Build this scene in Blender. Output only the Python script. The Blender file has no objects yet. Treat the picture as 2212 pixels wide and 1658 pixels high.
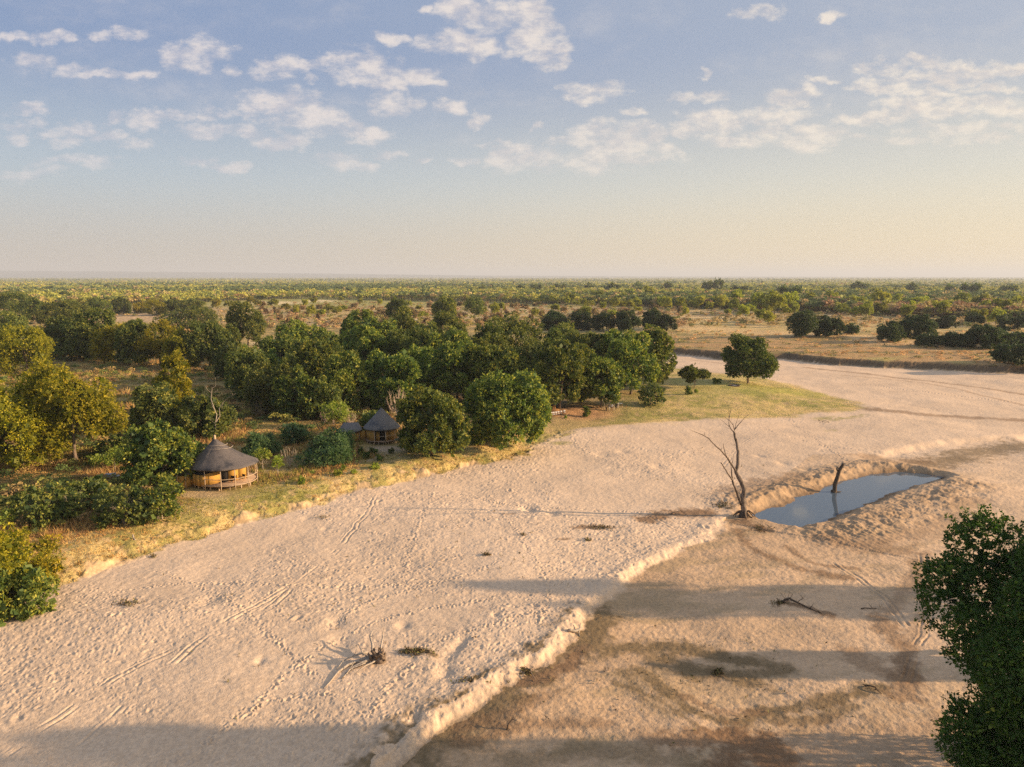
import bpy, math, random
import numpy as np
from mathutils import Vector

# ------------------------------------------------------------------ camera, sky, sun, exposure
SC = bpy.context.scene
COL = SC.collection
HCAM, PITCH, FPX = 30.0, math.radians(8.23), 1598.0      # camera height (m), tilt, focal length in px of a 2212 px wide picture
cam_d = bpy.data.cameras.new('camera')
cam_d.sensor_width = 36.0
cam_d.lens = 36.0 * FPX / 2212.0
cam_d.clip_start, cam_d.clip_end = 0.5, 80000
cam = bpy.data.objects.new('camera', cam_d)
cam.location = (0, 0, HCAM)
cam.rotation_euler = (math.radians(90) - PITCH, 0, 0)
COL.objects.link(cam)
SC.camera = cam

SUN_EL, SUN_AZ = math.radians(15.0), math.radians(92.5)   # azimuth clockwise from +Y
sun_dir = Vector((math.sin(SUN_AZ) * math.cos(SUN_EL), math.cos(SUN_AZ) * math.cos(SUN_EL), math.sin(SUN_EL)))
sd = bpy.data.lights.new('sun', 'SUN')
sd.energy, sd.angle, sd.color = 5.0, math.radians(0.9), (1.0, 0.725, 0.455)
sun = bpy.data.objects.new('sun', sd)
sun.rotation_euler = sun_dir.to_track_quat('Z', 'Y').to_euler()
sun.location = (60, 0, 60)
COL.objects.link(sun)

SC.view_settings.view_transform = 'Standard'
SC.view_settings.look = 'None'
SC.view_settings.gamma = 1.0
SC.view_settings.exposure = 0.80
SC.cycles.use_denoising = False
SC.cycles.max_bounces = 6
SC.cycles.diffuse_bounces = 3
SC.cycles.transmission_bounces = 3
SC.cycles.transparent_max_bounces = 6
SC.cycles.volume_bounces = 0
SC.cycles.sample_clamp_indirect = 6.0


class NT:
    """small helper to wire shader nodes"""
    def __init__(s, tree):
        s.t = tree
        s.n = tree.nodes
        s.l = tree.links

    def set(s, sock, v):
        if hasattr(v, 'is_output') or isinstance(v, bpy.types.NodeSocket):
            s.l.new(v, sock)
        elif v is not None:
            if isinstance(v, (tuple, list)) and sock.type == 'RGBA' and len(v) == 3:
                v = (*v, 1.0)
            sock.default_value = v

    def math(s, op, a, b=None, c=None, clamp=False):
        n = s.n.new('ShaderNodeMath')
        n.operation = op
        n.use_clamp = clamp
        for i, v in enumerate((a, b, c)):
            s.set(n.inputs[i], v)
        return n.outputs[0]

    def vmath(s, op, a, b=None, c=None, out=0):
        n = s.n.new('ShaderNodeVectorMath')
        n.operation = op
        for i, v in enumerate((a, b, c)):
            s.set(n.inputs[i], v)
        return n.outputs[out]

    def mix(s, f, a, b, blend='MIX'):
        n = s.n.new('ShaderNodeMix')
        n.data_type = 'RGBA'
        n.blend_type = blend
        s.set(n.inputs['Factor'], f)
        s.set(n.inputs[6], a)
        s.set(n.inputs[7], b)
        return n.outputs[2]

    def noise(s, vec, scale, detail=3.0, rough=0.55, dist=0.0):
        n = s.n.new('ShaderNodeTexNoise')
        s.set(n.inputs['Vector'], vec)
        n.inputs['Scale'].default_value = scale
        n.inputs['Detail'].default_value = detail
        n.inputs['Roughness'].default_value = rough
        n.inputs['Distortion'].default_value = dist
        return n.outputs['Fac']

    def ramp(s, f, stops):
        n = s.n.new('ShaderNodeValToRGB')
        s.set(n.inputs[0], f)
        e = n.color_ramp.elements
        while len(e) > 1:
            e.remove(e[-1])
        e[0].position, e[0].color = stops[0][0], (*stops[0][1], 1)
        for p, c in stops[1:]:
            k = e.new(p)
            k.color = (*c, 1)
        return n.outputs[0]

    def mrange(s, v, a, b, c=0.0, d=1.0, smooth=False):
        n = s.n.new('ShaderNodeMapRange')
        if smooth:
            n.interpolation_type = 'SMOOTHSTEP'
        s.set(n.inputs[0], v)
        for i, q in enumerate((a, b, c, d)):
            n.inputs[1 + i].default_value = q
        return n.outputs[0]


def sky_uv(px, py):
    """direction through a picture point as fixed world tangents (x/y, z/y)"""
    u, v = (px - 1106) / FPX, (829 - py) / FPX
    c, s_ = math.cos(PITCH), math.sin(PITCH)
    dy, dz = c + v * s_, -s_ + v * c
    return u / dy, dz / dy


CLOUDS = [(1000,30,40,30,1),(1050,40,45,25,1),(1130,40,45,30,1),(1160,70,50,35,1),(1185,95,35,20,1),(975,90,60,18,1),(1030,110,45,16,.9),(1120,115,25,10,.8),(1180,133,35,15,1),(925,22,16,8,.8),(850,77,30,10,.8),
 (425,118,60,26,1),(75,137,38,18,1),(150,150,38,12,.9),(230,160,70,8,.7),(315,162,25,8,.7),(95,82,60,10,.6),(220,78,25,10,.7),(280,70,30,14,.7),(15,82,18,8,.6),
 (505,155,18,12,.7),(600,147,45,16,.8),(670,145,35,10,.8),(685,168,16,7,.6),(765,140,45,26,1),(830,170,50,25,1),(905,170,45,14,.9),(945,182,25,6,.6),(875,195,14,10,.7),(845,228,45,18,1),(870,245,22,10,.8),
 (600,225,75,25,.95),(640,248,60,20,.9),(700,268,55,20,.9),(755,275,30,12,.8),(790,293,45,14,.8),(450,280,60,14,.8),(540,285,50,14,.8),(610,305,50,14,.7),(245,258,28,14,.7),(305,265,35,15,.7),(375,250,40,12,.6),(440,247,25,8,.6),
 (50,240,60,8,.5),(40,270,50,12,.6),(30,295,35,9,.6),(170,282,45,16,.6),(150,310,30,12,.6),(230,300,30,10,.6),(290,315,45,8,.5),
 (1027,260,23,11,1),(975,232,30,14,.5),(1265,198,60,14,.9),(1230,210,30,8,.8),(1160,274,16,4,.5),(1520,160,14,7,.8),(1800,33,17,9,1),(1630,22,55,12,.7),
 (1065,312,35,8,.7),(1010,345,30,8,.7),(915,345,16,6,.5),(740,345,35,14,.5),(790,355,30,10,.5),(830,330,25,8,.5),
 (1110,345,50,22,.7),(1180,340,70,22,.8),(1280,345,70,22,.8),(1390,345,60,12,.7),(1300,290,60,20,.8),(1370,290,60,20,.8),(1440,330,35,12,.6),
 (1380,240,30,6,.6),(1520,212,55,10,.7),(1540,265,60,18,.8),(1600,300,70,14,.7),(1690,250,70,14,.7),(1720,210,50,18,.9),(1780,175,30,7,.6),(1740,300,80,20,.7),
 (1960,140,90,16,.8),(1920,190,70,10,.8),(2020,175,100,10,.8),(2100,160,70,12,.9),(2180,155,50,12,.9),(2000,235,90,18,.9),(1900,255,60,10,.7),(2100,230,100,14,.7),(2190,240,60,12,.6),(2140,195,60,9,.6),(1990,205,60,8,.6),(1830,265,50,9,.6),(1950,300,80,9,.5),(2130,300,80,10,.5),(1660,275,50,10,.6),(1480,285,35,10,.6),(1230,305,50,10,.6),(1330,320,80,14,.6),(120,285,30,8,.5),(330,250,40,8,.5),(480,240,40,8,.5),(2050,280,90,12,.6),(2180,275,60,10,.6),
 (420,350,50,12,.4),(500,362,40,8,.4),(60,375,70,12,.4),(180,350,90,10,.35)]


def build_world():
    w = bpy.data.worlds.new('World')
    SC.world = w
    w.use_nodes = True
    q = NT(w.node_tree)
    q.n.clear()
    out = q.n.new('ShaderNodeOutputWorld')
    bg = q.n.new('ShaderNodeBackground')
    q.l.new(bg.outputs[0], out.inputs[0])
    sky = q.n.new('ShaderNodeTexSky')
    sky.sky_type = 'NISHITA'
    sky.sun_disc = False
    sky.sun_elevation = SUN_EL
    sky.sun_rotation = SUN_AZ
    sky.altitude = 600
    sky.air_density = 1.1
    sky.dust_density = 1.2
    sky.ozone_density = 1.5
    K = 0.10
    base = q.vmath('SCALE', sky.outputs[0])
    base.node.inputs[3].default_value = K
    geo = q.n.new('ShaderNodeTexCoord').outputs['Generated']
    sep = q.n.new('ShaderNodeSeparateXYZ')
    q.l.new(geo, sep.inputs[0])
    X, Y, Z = sep.outputs
    # dusty haze lying on the horizon: lavender away from the sun, cream towards it
    elev = q.math('MAXIMUM', Z, 0.0)
    toward = q.mrange(X, -0.6, 0.62, 0, 1, True)
    hz = q.mix(toward, (0.585, 0.535, 0.48), (0.89, 0.72, 0.47))
    mid = q.mix(toward, (0.50, 0.58, 0.64), (0.76, 0.73, 0.62))
    top = q.mix(toward, (0.25, 0.345, 0.545), (0.41, 0.47, 0.585))
    f1 = q.mrange(elev, 0.01, 0.14, 0, 1, True)
    f2 = q.mrange(elev, 0.08, 0.28, 0, 1, True)
    air = q.mix(f2, q.mix(f1, hz, mid), top)
    base = q.mix(0.93, base, air)
    # bright aureole of dusty air round the low sun (outside the picture), added to soften the shadows
    sdt = q.vmath('DOT_PRODUCT', geo, tuple(sun_dir), out=1)
    glow = q.math('MULTIPLY', q.math('POWER', q.math('MAXIMUM', sdt, 0.0), 7.0), 2.0)
    base = q.vmath('ADD', base, q.vmath('MULTIPLY', q.mix(glow, (0, 0, 0), (1.0, .80, .52), 'MIX'), (1, 1, 1)))
    # clouds: puffs at fixed directions broken up by noise laid on a high horizontal sheet
    ys = q.math('MAXIMUM', Y, 0.05)
    comb = q.n.new('ShaderNodeCombineXYZ')
    q.l.new(q.math('DIVIDE', X, ys), comb.inputs[0])
    q.l.new(q.math('DIVIDE', Z, ys), comb.inputs[1])
    uv = comb.outputs[0]
    zs = q.math('ADD', q.math('MAXIMUM', Z, 0.0), 0.06)
    pl = q.n.new('ShaderNodeCombineXYZ')
    q.l.new(q.math('DIVIDE', X, zs), pl.inputs[0])
    q.l.new(q.math('DIVIDE', Y, zs), pl.inputs[1])
    big = q.noise(pl.outputs[0], 1.1, 3, 0.6)
    wv = q.n.new('ShaderNodeTexNoise')
    q.l.new(uv, wv.inputs['Vector'])
    wv.inputs['Scale'].default_value = 26
    wv.inputs['Detail'].default_value = 4
    warp = q.vmath('MULTIPLY', q.vmath('SUBTRACT', wv.outputs['Color'], (0.5, 0.5, 0.5)), (0.075, 0.035, 0))
    uvw = q.vmath('ADD', uv, warp)
    fld = None
    for (px, py, hw, hh, st) in CLOUDS:
        a, e = sky_uv(px, py)
        sa, se = FPX / hw * 0.74, FPX / hh * 0.68
        v = q.vmath('MULTIPLY_ADD', uvw, (sa, se, 0), (-a * sa, -e * se, 0))
        ln = q.vmath('DOT_PRODUCT', v, v, out=1)
        g = q.math('SUBTRACT', .60 + .5 * st, ln)
        fld = g if fld is None else q.math('MAXIMUM', fld, g)
    fld = q.math('MINIMUM', fld, 0.8)
    st_v = q.vmath('MULTIPLY', uv, (1.0, 1.9, 1))
    n1 = q.noise(st_v, 24, 8, 0.66)
    n2 = q.noise(pl.outputs[0], 5.5, 5, 0.6)
    brk = q.math('MULTIPLY_ADD', n1, 4.2, -2.2)
    brk2 = q.math('MULTIPLY_ADD', n2, 1.3, -0.65)
    f = q.math('ADD', q.math('MAXIMUM', fld, -0.9), q.math('ADD', brk, brk2))
    dens = q.mrange(f, -0.35, 1.35, 0, 1, True)
    # thin veil of broken cloud between the puffs
    veil = q.math('MULTIPLY', q.mrange(q.math('ADD', big, q.math('MULTIPLY', n1, 0.5)), 0.70, 1.15, 0, 0.34, True), q.mrange(elev, 0.1, 0.2, 0, 1))
    dens = q.math('MAXIMUM', dens, veil)
    dens = q.math('MULTIPLY', dens, q.mrange(elev, 0.08, 0.19, 0.35, 0.86))
    n3 = q.noise(q.vmath('ADD', st_v, (-0.008, 0.014, 0)), 21, 4, 0.6)
    shade = q.mrange(q.math('SUBTRACT', n3, n1), -0.10, 0.10, 0, 1)
    lit = q.mix(toward, (0.80, 0.73, 0.72), (0.95, 0.84, 0.71))
    drk = q.mix(toward, (0.60, 0.58, 0.64), (0.80, 0.71, 0.64))
    ccol = q.mix(shade, lit, drk)
    colr = q.mix(dens, base, ccol)
    q.l.new(colr, bg.inputs[0])
    bg.inputs[1].default_value = 1.0 / 2 ** SC.view_settings.exposure * SKYK


SKYK = 1.0
build_world()

# ------------------------------------------------------------------ picture -> place
CP, SP = math.cos(PITCH), math.sin(PITCH)


def G(px, py, z=0.0):
    """ground point seen at a picture point, on the level z"""
    u, v = (px - 1106) / FPX, (829 - py) / FPX
    dy, dz = CP + v * SP, -SP + v * CP
    t = (z - HCAM) / dz
    return (u * t, dy * t)


def P(px, py, D):
    """point at forward distance D seen at a picture point"""
    u, v = (px - 1106) / FPX, (829 - py) / FPX
    dy, dz = CP + v * SP, -SP + v * CP
    t = D / dy
    return Vector((u * t, D, HCAM + dz * t))


def to_px(x, y, z):
    h = z - HCAM
    dep = y * CP - h * SP
    return 1106 + FPX * x / dep, 829 - FPX * (y * SP + h * CP) / dep


# ------------------------------------------------------------------ noise, distance fields
def hsh(ix, iy, seed):
    h = (ix.astype(np.int64) * 374761393 + iy.astype(np.int64) * 668265263 + seed * 1442695041) & 0xFFFFFFFF
    h = ((h ^ (h >> 13)) * 1274126177) & 0xFFFFFFFF
    h = (h ^ (h >> 16)) & 0xFFFFFF
    return h / float(0xFFFFFF)


def vnoise(x, y, s, seed=0):
    x, y = x / s, y / s
    ix, iy = np.floor(x), np.floor(y)
    fx, fy = x - ix, y - iy
    fx, fy = fx * fx * (3 - 2 * fx), fy * fy * (3 - 2 * fy)
    a, b = hsh(ix, iy, seed), hsh(ix + 1, iy, seed)
    c, d = hsh(ix, iy + 1, seed), hsh(ix + 1, iy + 1, seed)
    return (a + (b - a) * fx) * (1 - fy) + (c + (d - c) * fx) * fy


def fbm(x, y, s, o=3, seed=0, g=0.5):
    t, a, n = 0, 1.0, 0
    for k in range(o):
        t = t + a * vnoise(x, y, s / 2 ** k, seed + k * 17)
        n += a
        a *= g
    return t / n


def sm(a, b, x):
    t = np.clip((x - a) / (b - a), 0, 1)
    return t * t * (3 - 2 * t)


def curve_pts(pts, k=4):
    p = np.array(pts, float)
    if len(p) < 3: return p
    q = np.concatenate([[2 * p[0] - p[1]], p, [2 * p[-1] - p[-2]]])
    out = []
    for i in range(1, len(q) - 2):
        for t in np.arange(k) / k:
            out.append(.5 * (2 * q[i] + (q[i + 1] - q[i - 1]) * t + (2 * q[i - 1] - 5 * q[i] + 4 * q[i + 1] - q[i + 2]) * t * t + (3 * q[i] - q[i - 1] - 3 * q[i + 1] + q[i + 2]) * t ** 3))
    out.append(p[-1])
    return np.array(out)


def seg_dist(x, y, pts, closed=False):
    """distance to a polyline, side sign (+ to the right of travel), fraction along"""
    pts = np.array(pts, float)
    n = len(pts)
    best = np.full(x.shape, 1e18)
    side = np.zeros(x.shape)
    frac = np.zeros(x.shape)
    for i in range(n if closed else n - 1):
        a, b = pts[i], pts[(i + 1) % n]
        d = b - a
        L2 = max(d @ d, 1e-9)
        rx, ry = x - a[0], y - a[1]
        t = np.clip((rx * d[0] + ry * d[1]) / L2, 0, 1)
        dist = (rx - d[0] * t) ** 2 + (ry - d[1] * t) ** 2
        m = dist < best
        best = np.where(m, dist, best)
        side = np.where(m, np.sign(rx * d[1] - ry * d[0]), side)
        frac = np.where(m, (i + t) / max(n - 1, 1), frac)
    return np.sqrt(best), side, frac


def inside(x, y, pts):
    pts = np.array(pts, float)
    r = np.zeros(x.shape, bool)
    n = len(pts)
    for i in range(n):
        x1, y1 = pts[i]
        x2, y2 = pts[(i + 1) % n]
        if y1 == y2:
            continue
        c = ((y1 > y) != (y2 > y)) & (x < (x2 - x1) * (y - y1) / (y2 - y1) + x1)
        r ^= c
    return r


def sdf(x, y, pts):
    d, _, _ = seg_dist(x, y, pts, True)
    return np.where(inside(x, y, pts), -d, d)


# ------------------------------------------------------------------ the land form
ZS = -1.6                                   # level of the river sand
ZW = -2.45                                  # water in the pool
foot_px = [(0,1325),(60,1292),(130,1262),(230,1232),(330,1196),(430,1162),(520,1138),(600,1112),(720,1084),(850,1046),(930,1028),(1000,1011),(1080,997),(1140,985),(1172,965),(1210,946),(1260,930),
           (1330,922),(1400,917),(1500,910),(1600,905),(1700,901),(1770,893),(1850,886),(1872,879),(1845,868),(1800,858),(1755,843),(1710,829),(1660,817),(1610,812),(1560,807),(1500,801),(1450,796),(1330,790),(1150,785)]
far_px = [(1150,760),(1330,762),(1450,766),(1520,772),(1560,779),(1620,778),(1690,777),(1740,784),(1800,790),(1900,796),(2000,800),(2100,805),(2212,809),(2400,816)]
SAND = [(-34.0, 18.0), (-46.0, 34.0)] + [G(a, b, ZS) for a, b in foot_px] + [G(a, b, ZS) for a, b in far_px] + [(230, 250), (150, 168), (112, 138), (86, 106), (66, 80), (52, 65), (40, 51), (31, 38), (24, 24), (22, 14), (-30, 10)]
POOL = [G(a, b, ZW) for a, b in [(1628,1114),(1655,1103),(1690,1093),(1730,1071),(1790,1053),(1850,1036),(1895,1023),(1945,1020),(1990,1025),(2034,1032),(2005,1041),(1965,1053),(1920,1072),(1880,1090),(1845,1101),(1800,1120),(1765,1131),(1722,1139),(1680,1134),(1648,1125)]]
LAKE = [G(a, b, -1.0) for a, b in [(215,688),(235,683),(290,679),(352,681),(400,683),(415,690),(360,696),(300,698),(240,696)]]
SCARP = [G(a, b, -1.9) for a, b in [(820,1690),(850,1640),(905,1590),(965,1548),(1040,1500),(1105,1462),(1150,1425),(1195,1388),(1235,1345),(1262,1312),(1305,1285),(1350,1246),(1400,1212),(1450,1190),(1500,1172),(1530,1150),(1560,1128)]]
SCARP = curve_pts(SCARP, 3)
BERM = [G(a, b, ZS) for a, b in [(1800,992),(1850,982),(1900,972),(1960,962),(2030,954),(2110,946),(2212,938),(2350,930)]]
HEAPL = [G(a, b, ZS) for a, b in [(1585,1085),(1640,1068),(1700,1052),(1760,1035),(1820,1015),(1870,1003),(1930,1003),(2010,1018)]]
HEAPR = [G(a, b, ZS) for a, b in [(1790,1150),(1850,1140),(1920,1118),(1980,1094),(2040,1068),(2090,1050)]]

DAMP = [  # polyline in picture px, half width m, strength, 0 brown / 1 olive
 ([(850,1650),(900,1606),(960,1565),(1060,1506),(1135,1462)], 1.5, .9, 1), ([(930,1620),(1010,1590),(1100,1520)], 1.2, .5, 1),
 ([(1120,1462),(1200,1400),(1262,1350),(1290,1322)], 1.3, .75, 1), ([(1270,1318),(1300,1335),(1260,1400)], 1.1, .8, 1),
 ([(1300,1400),(1380,1384),(1480,1390),(1560,1408),(1640,1425)], .75, .8, 1), ([(1400,1392),(1450,1430),(1560,1450),(1640,1470)], .8, .65, 1),
 ([(1380,1440),(1440,1490),(1520,1540),(1600,1555),(1640,1530),(1750,1515),(1850,1492),(1905,1478)], .55, .75, 1), ([(1650,1548),(1760,1545),(1850,1520)], .35, .6, 1),
 ([(1340,1440),(1390,1500),(1440,1530)], .35, .5, 1), ([(1975,1210),(2000,1300),(1960,1400),(1930,1470)], .5, .35, 0), ([(2000,1190),(1960,1260),(1910,1330)], .5, .35, 0),
 ([(1590,1140),(1620,1180),(1700,1215),(1760,1232),(1830,1245)], .5, .6, 0), ([(1600,1125),(1625,1133),(1650,1140)], .8, .9, 0),
 ([(1395,1122),(1450,1112),(1520,1106)], 1.1, .75, 0), ([(1240,1142),(1300,1140)], .5, .7, 0), ([(1200,1168),(1225,1166)], .25, .6, 0),
 ([(2000,1000),(2060,985),(2130,970),(2212,958)], 2.4, .65, 1), ([(1880,985),(1930,995),(2000,992)], 1.8, .45, 0), ([(1590,1065),(1640,1050),(1720,1035)], 2.2, .5, 0),
 ([(1690,1298),(1730,1306),(1790,1322)], .35, .7, 0), ([(1540,1440),(1550,1446)], .5, .95, 0), ([(1590,1590),(1630,1600),(1665,1640),(1690,1700)], 1.2, 1.0, 0), ([(1590,1640),(1600,1680)], 1.3, .9, 0),
 ([(1400,1600),(1500,1592),(1600,1586)], .8, .4, 0), ([(1750,1620),(1900,1600),(2050,1590)], 2.0, .3, 0), ([(870,1410),(905,1408),(940,1420)], .25, .8, 1), ([(1090,1112),(1110,1110)], .2, .5, 0),
 ([(1800,1168),(1900,1165),(1990,1150),(2060,1120),(2100,1080)], 1.4, .35, 0), ([(1780,1160),(1850,1180),(1950,1185)], 1.2, .45, 0),
 ([(1740,795),(1900,812),(2050,828),(2230,855)], .8, .5, 0), ([(1820,812),(2000,828),(2230,880)], .5, .4, 0), ([(1880,884),(2000,895),(2212,908)], 1.4, .55, 0), ([(1500,779),(1600,790),(1680,795)], .8, .35, 0),
 ([(1760,872),(1820,878),(1860,884)], 3, .2, 1), ([(1130,1470),(1200,1450),(1260,1395)], .5, .7, 0), ([(1330,1470),(1420,1505),(1500,1560)], .25, .6, 1), ([(1450,1412),(1520,1438),(1620,1446),(1700,1440)], .6, .7, 1), ([(1480,1500),(1560,1530),(1640,1528)], .35, .5, 0), ([(1700,1180),(1760,1215),(1850,1225)], .3, .5, 0), ([(1900,1330),(1960,1420),(1950,1500)], .7, .55, 0), ([(1840,1400),(1900,1440),(1960,1450)], .8, .45, 0), ([(1000,1600),(1150,1560),(1300,1560)], .5, .45, 0), ([(1120,1640),(1300,1620),(1480,1640)], .8, .45, 1), ([(1450,1600),(1560,1592),(1640,1588)], .8, .5, 0), ([(1000,1560),(1100,1545),(1180,1500)], .6, .45, 0)]
TRACKS = [  # wheel and foot trails
 ([(60,1700),(200,1590),(330,1470),(470,1360),(600,1285),(700,1240)], .34, 'pair'), ([(0,1640),(110,1560),(260,1460),(380,1400)], .3, 'pair'),
 ([(560,1330),(700,1215),(790,1110),(810,1075)], .3, 'pair'), ([(1100,1003),(1250,1015),(1420,1050),(1560,1080)], .35, 'pair'), ([(850,1065),(1000,1075),(1200,1110),(1330,1150)], .25, 'one'),
 ([(900,1040),(1100,1090),(1250,1100),(1500,1112)], .3, 'one'), ([(640,1100),(760,1140),(900,1170)], .25, 'one'), ([(1700,900),(1780,960),(1850,1010)], .2, 'one'), ([(1560,1010),(1600,960),(1680,915)], .2, 'pair'),
 ([(1230,940),(1280,985),(1400,1010)], .25, 'one'), ([(1650,925),(1750,955),(1870,975)], .25, 'one'), ([(700,1360),(800,1300),(950,1260),(1100,1210)], .4, 'one'),
 ([(1990,1190),(2010,1280),(1980,1400),(1950,1480)], .3, 'pair'), ([(1800,1210),(1900,1280),(1960,1350)], .3, 'pair'), ([(1680,800),(1900,835),(2212,872)], .5, 'pair'), ([(1650,815),(1850,850),(2100,900)], .5, 'pair'),
 ([(850,1420),(1000,1370),(1180,1320)], .3, 'one'), ([(780,1600),(830,1500),(900,1430)], .4, 'one'), ([(330,1230),(480,1290),(600,1390),(700,1480)], .3, 'one'), ([(180,1290),(420,1260),(700,1270),(980,1255)], .3, 'one'), ([(1050,1060),(1120,1160),(1180,1260),(1160,1370)], .3, 'one'),
 ([(520,1560),(640,1440),(850,1330),(1100,1290)], .3, 'one'), ([(940,1060),(900,1150),(870,1260)], .3, 'one'), ([(1320,960),(1440,985),(1560,1040)], .3, 'one'), ([(430,1620),(560,1520),(740,1500)], .3, 'one'), ([(1350,1080),(1450,1140),(1500,1150)], .3, 'pair')]
SWEEP = ([(1600,1240)], 0)


def far_side(x, y):
    px, py = to_px(x, y, 0.0)
    return py < np.interp(px, [-9999, 0, 900, 1150, 1450, 1640, 2212, 9999], [690, 700, 745, 772, 780, 796, 832, 860])


def land(x, y):
    """height and cover masks of the ground at world points"""
    x, y = np.asarray(x, float), np.asarray(y, float)
    R = {}
    D = np.maximum(y, 15)
    wn = (fbm(x, y, 5.0, 4, 3) - .5)
    wn2 = (fbm(x, y, 1.6, 3, 5) - .5)
    d = sdf(x, y, SAND)                                   # + on land
    far = far_side(x, y) & (x > -20)
    pen = sm(-8, 22, x) * (~far) * sm(28, 60, y)
    right = (x > 15) & (y < 200) & (d > -30) & (x > 0.62 * y)
    pen = np.where(right, 0, pen)
    dw = d + wn * (2.6 + 2.6 * pen) + wn2 * 1.5
    lake = sdf(x, y, LAKE)
    wb = np.where(far, 5.0, 2.0 + 24 * pen)
    hb = 1.6 + np.where(far, 0.9, 0.0) * sm(20, 60, x)
    t = sm(0, 1, dw / wb)
    t = np.where(far, t, t * pen + (1 - pen) * (0.36 * sm(0, .8, dw / wb) + .64 * sm(.2, 2.9, dw / wb)))
    z = ZS + hb * t
    z = z + (fbm(x, y, 30, 3, 9) - .5) * 0.7 * sm(3, 25, dw) + (fbm(x, y, 3, 3, 11) - .5) * 0.28 * sm(1, 6, dw)
    # stepped flood bench beyond the river
    z = z + np.where(far, (fbm(x * .25, y, 9, 3, 14) - .5) * 1.5 * sm(2, 12, dw), 0)
    z = z - 1.4 * sm(6, -3, lake)
    g0 = np.where(far, 4.0, (.8 + (fbm(x, y, 3.2, 3, 19) - .5) * 5.5) * (1 - pen))
    grass = sm(-.8, .8, (dw - g0) / (0.8 + 1.2 * pen))
    grass = grass * sm(-2, 3, lake)
    sand = 1 - sm(0, 1.2, dw / wb * 2)
    # broad relief of the sand
    z = z + sand * ((fbm(x, y, 22, 3, 21) - .5) * .8 + (fbm(x, y, 6, 3, 22) - .5) * .30)
    # cut edge of the sand bar
    ds, sd_, fr = seg_dist(x, y, SCARP)
    sgn = ds * sd_ + (fbm(x, y, 3.0, 3, 31) - .5) * 1.6 + (fbm(x, y, .7, 2, 33) - .5) * .8
    near = np.where(fr >= .999, np.exp(-ds / 4), 1) * sm(1.0, .72, fr * .8 + .0)
    hsc = .42 * (.45 + 1.1 * fbm(x, y, 5, 2, 37)) * (1 - .5 * sm(.55, .95, fr))
    z = z - sand * near * hsc * sm(-.35, 1.0, sgn) * np.exp(-np.maximum(sgn, 0) / 22) * (ds < 90)
    z = z + sand * near * .15 * np.exp(-((sgn + .6) / 1.2) ** 2)
    db, sb, fb = seg_dist(x, y, BERM)
    sg = db * sb + (fbm(x, y, 4, 3, 35) - .5) * 3
    z = z - sand * .75 * sm(-.8, 3.0, sg) * np.exp(-np.maximum(sg, 0) / 14) * sm(0, .25, fb)
    # pool dug into the sand, with thrown-up heaps
    dp = sdf(x, y, POOL)
    pw = dp + wn2 * 1.3 + (fbm(x, y, 4.5, 2, 43) - .5) * 1.6
    slope = ZW - .05 + np.where(pw > 0, pw * .22, pw * .5)
    hl, _, fl = seg_dist(x, y, HEAPL)
    hr, _, fr2 = seg_dist(x, y, HEAPR)
    lump = fbm(x, y, 1.7, 4, 41, .6)
    z = z + .32 * np.exp(-(hl / 3.4) ** 2) * (.1 + 1.8 * lump) + 0.42 * np.exp(-(hr / 4.0) ** 2) * (.3 + 1.4 * lump)
    z = np.where((dp < 9), np.minimum(z, slope + np.maximum(0, pw - .5) * .3), z)
    z = np.where(pw < 0, np.minimum(z, ZW - .05 + pw * .4), z)
    R.update(dw=dw, grass=grass, sand=sand, pool=dp, far=far, lake=lake, pen=pen, heap=np.exp(-(hl / 3.2) ** 2) + np.exp(-(hr / 4.5) ** 2), scarp=sgn, ds=ds, wb=wb)
    return z, R


def gz(x, y):
    return float(land(np.array([x]), np.array([y]))[0][0])


def prints(x, y, cell, seed, depth, sig, dens):
    """hollows trodden in the sand"""
    ix, iy = np.floor(x / cell), np.floor(y / cell)
    z = np.zeros_like(x)
    for dx in (-1, 0, 1):
        for dy in (-1, 0, 1):
            cx, cy = ix + dx, iy + dy
            jx, jy = (cx + hsh(cx, cy, seed)) * cell, (cy + hsh(cx, cy, seed + 1)) * cell
            k = hsh(cx, cy, seed + 2)
            a = k * 6.28
            s = sig * (.6 + .8 * hsh(cx, cy, seed + 3))
            rx, ry = x - jx, y - jy
            u, v = rx * np.cos(a) + ry * np.sin(a), -rx * np.sin(a) + ry * np.cos(a)
            r2 = (u / s) ** 2 + (v / (s * .6)) ** 2
            on = hsh(cx, cy, seed + 4) < dens
            z = z + np.where(on, -np.exp(-r2) + .38 * np.exp(-(np.sqrt(r2) - 1.75) ** 2 * 2.5), 0)
    return z * depth


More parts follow.
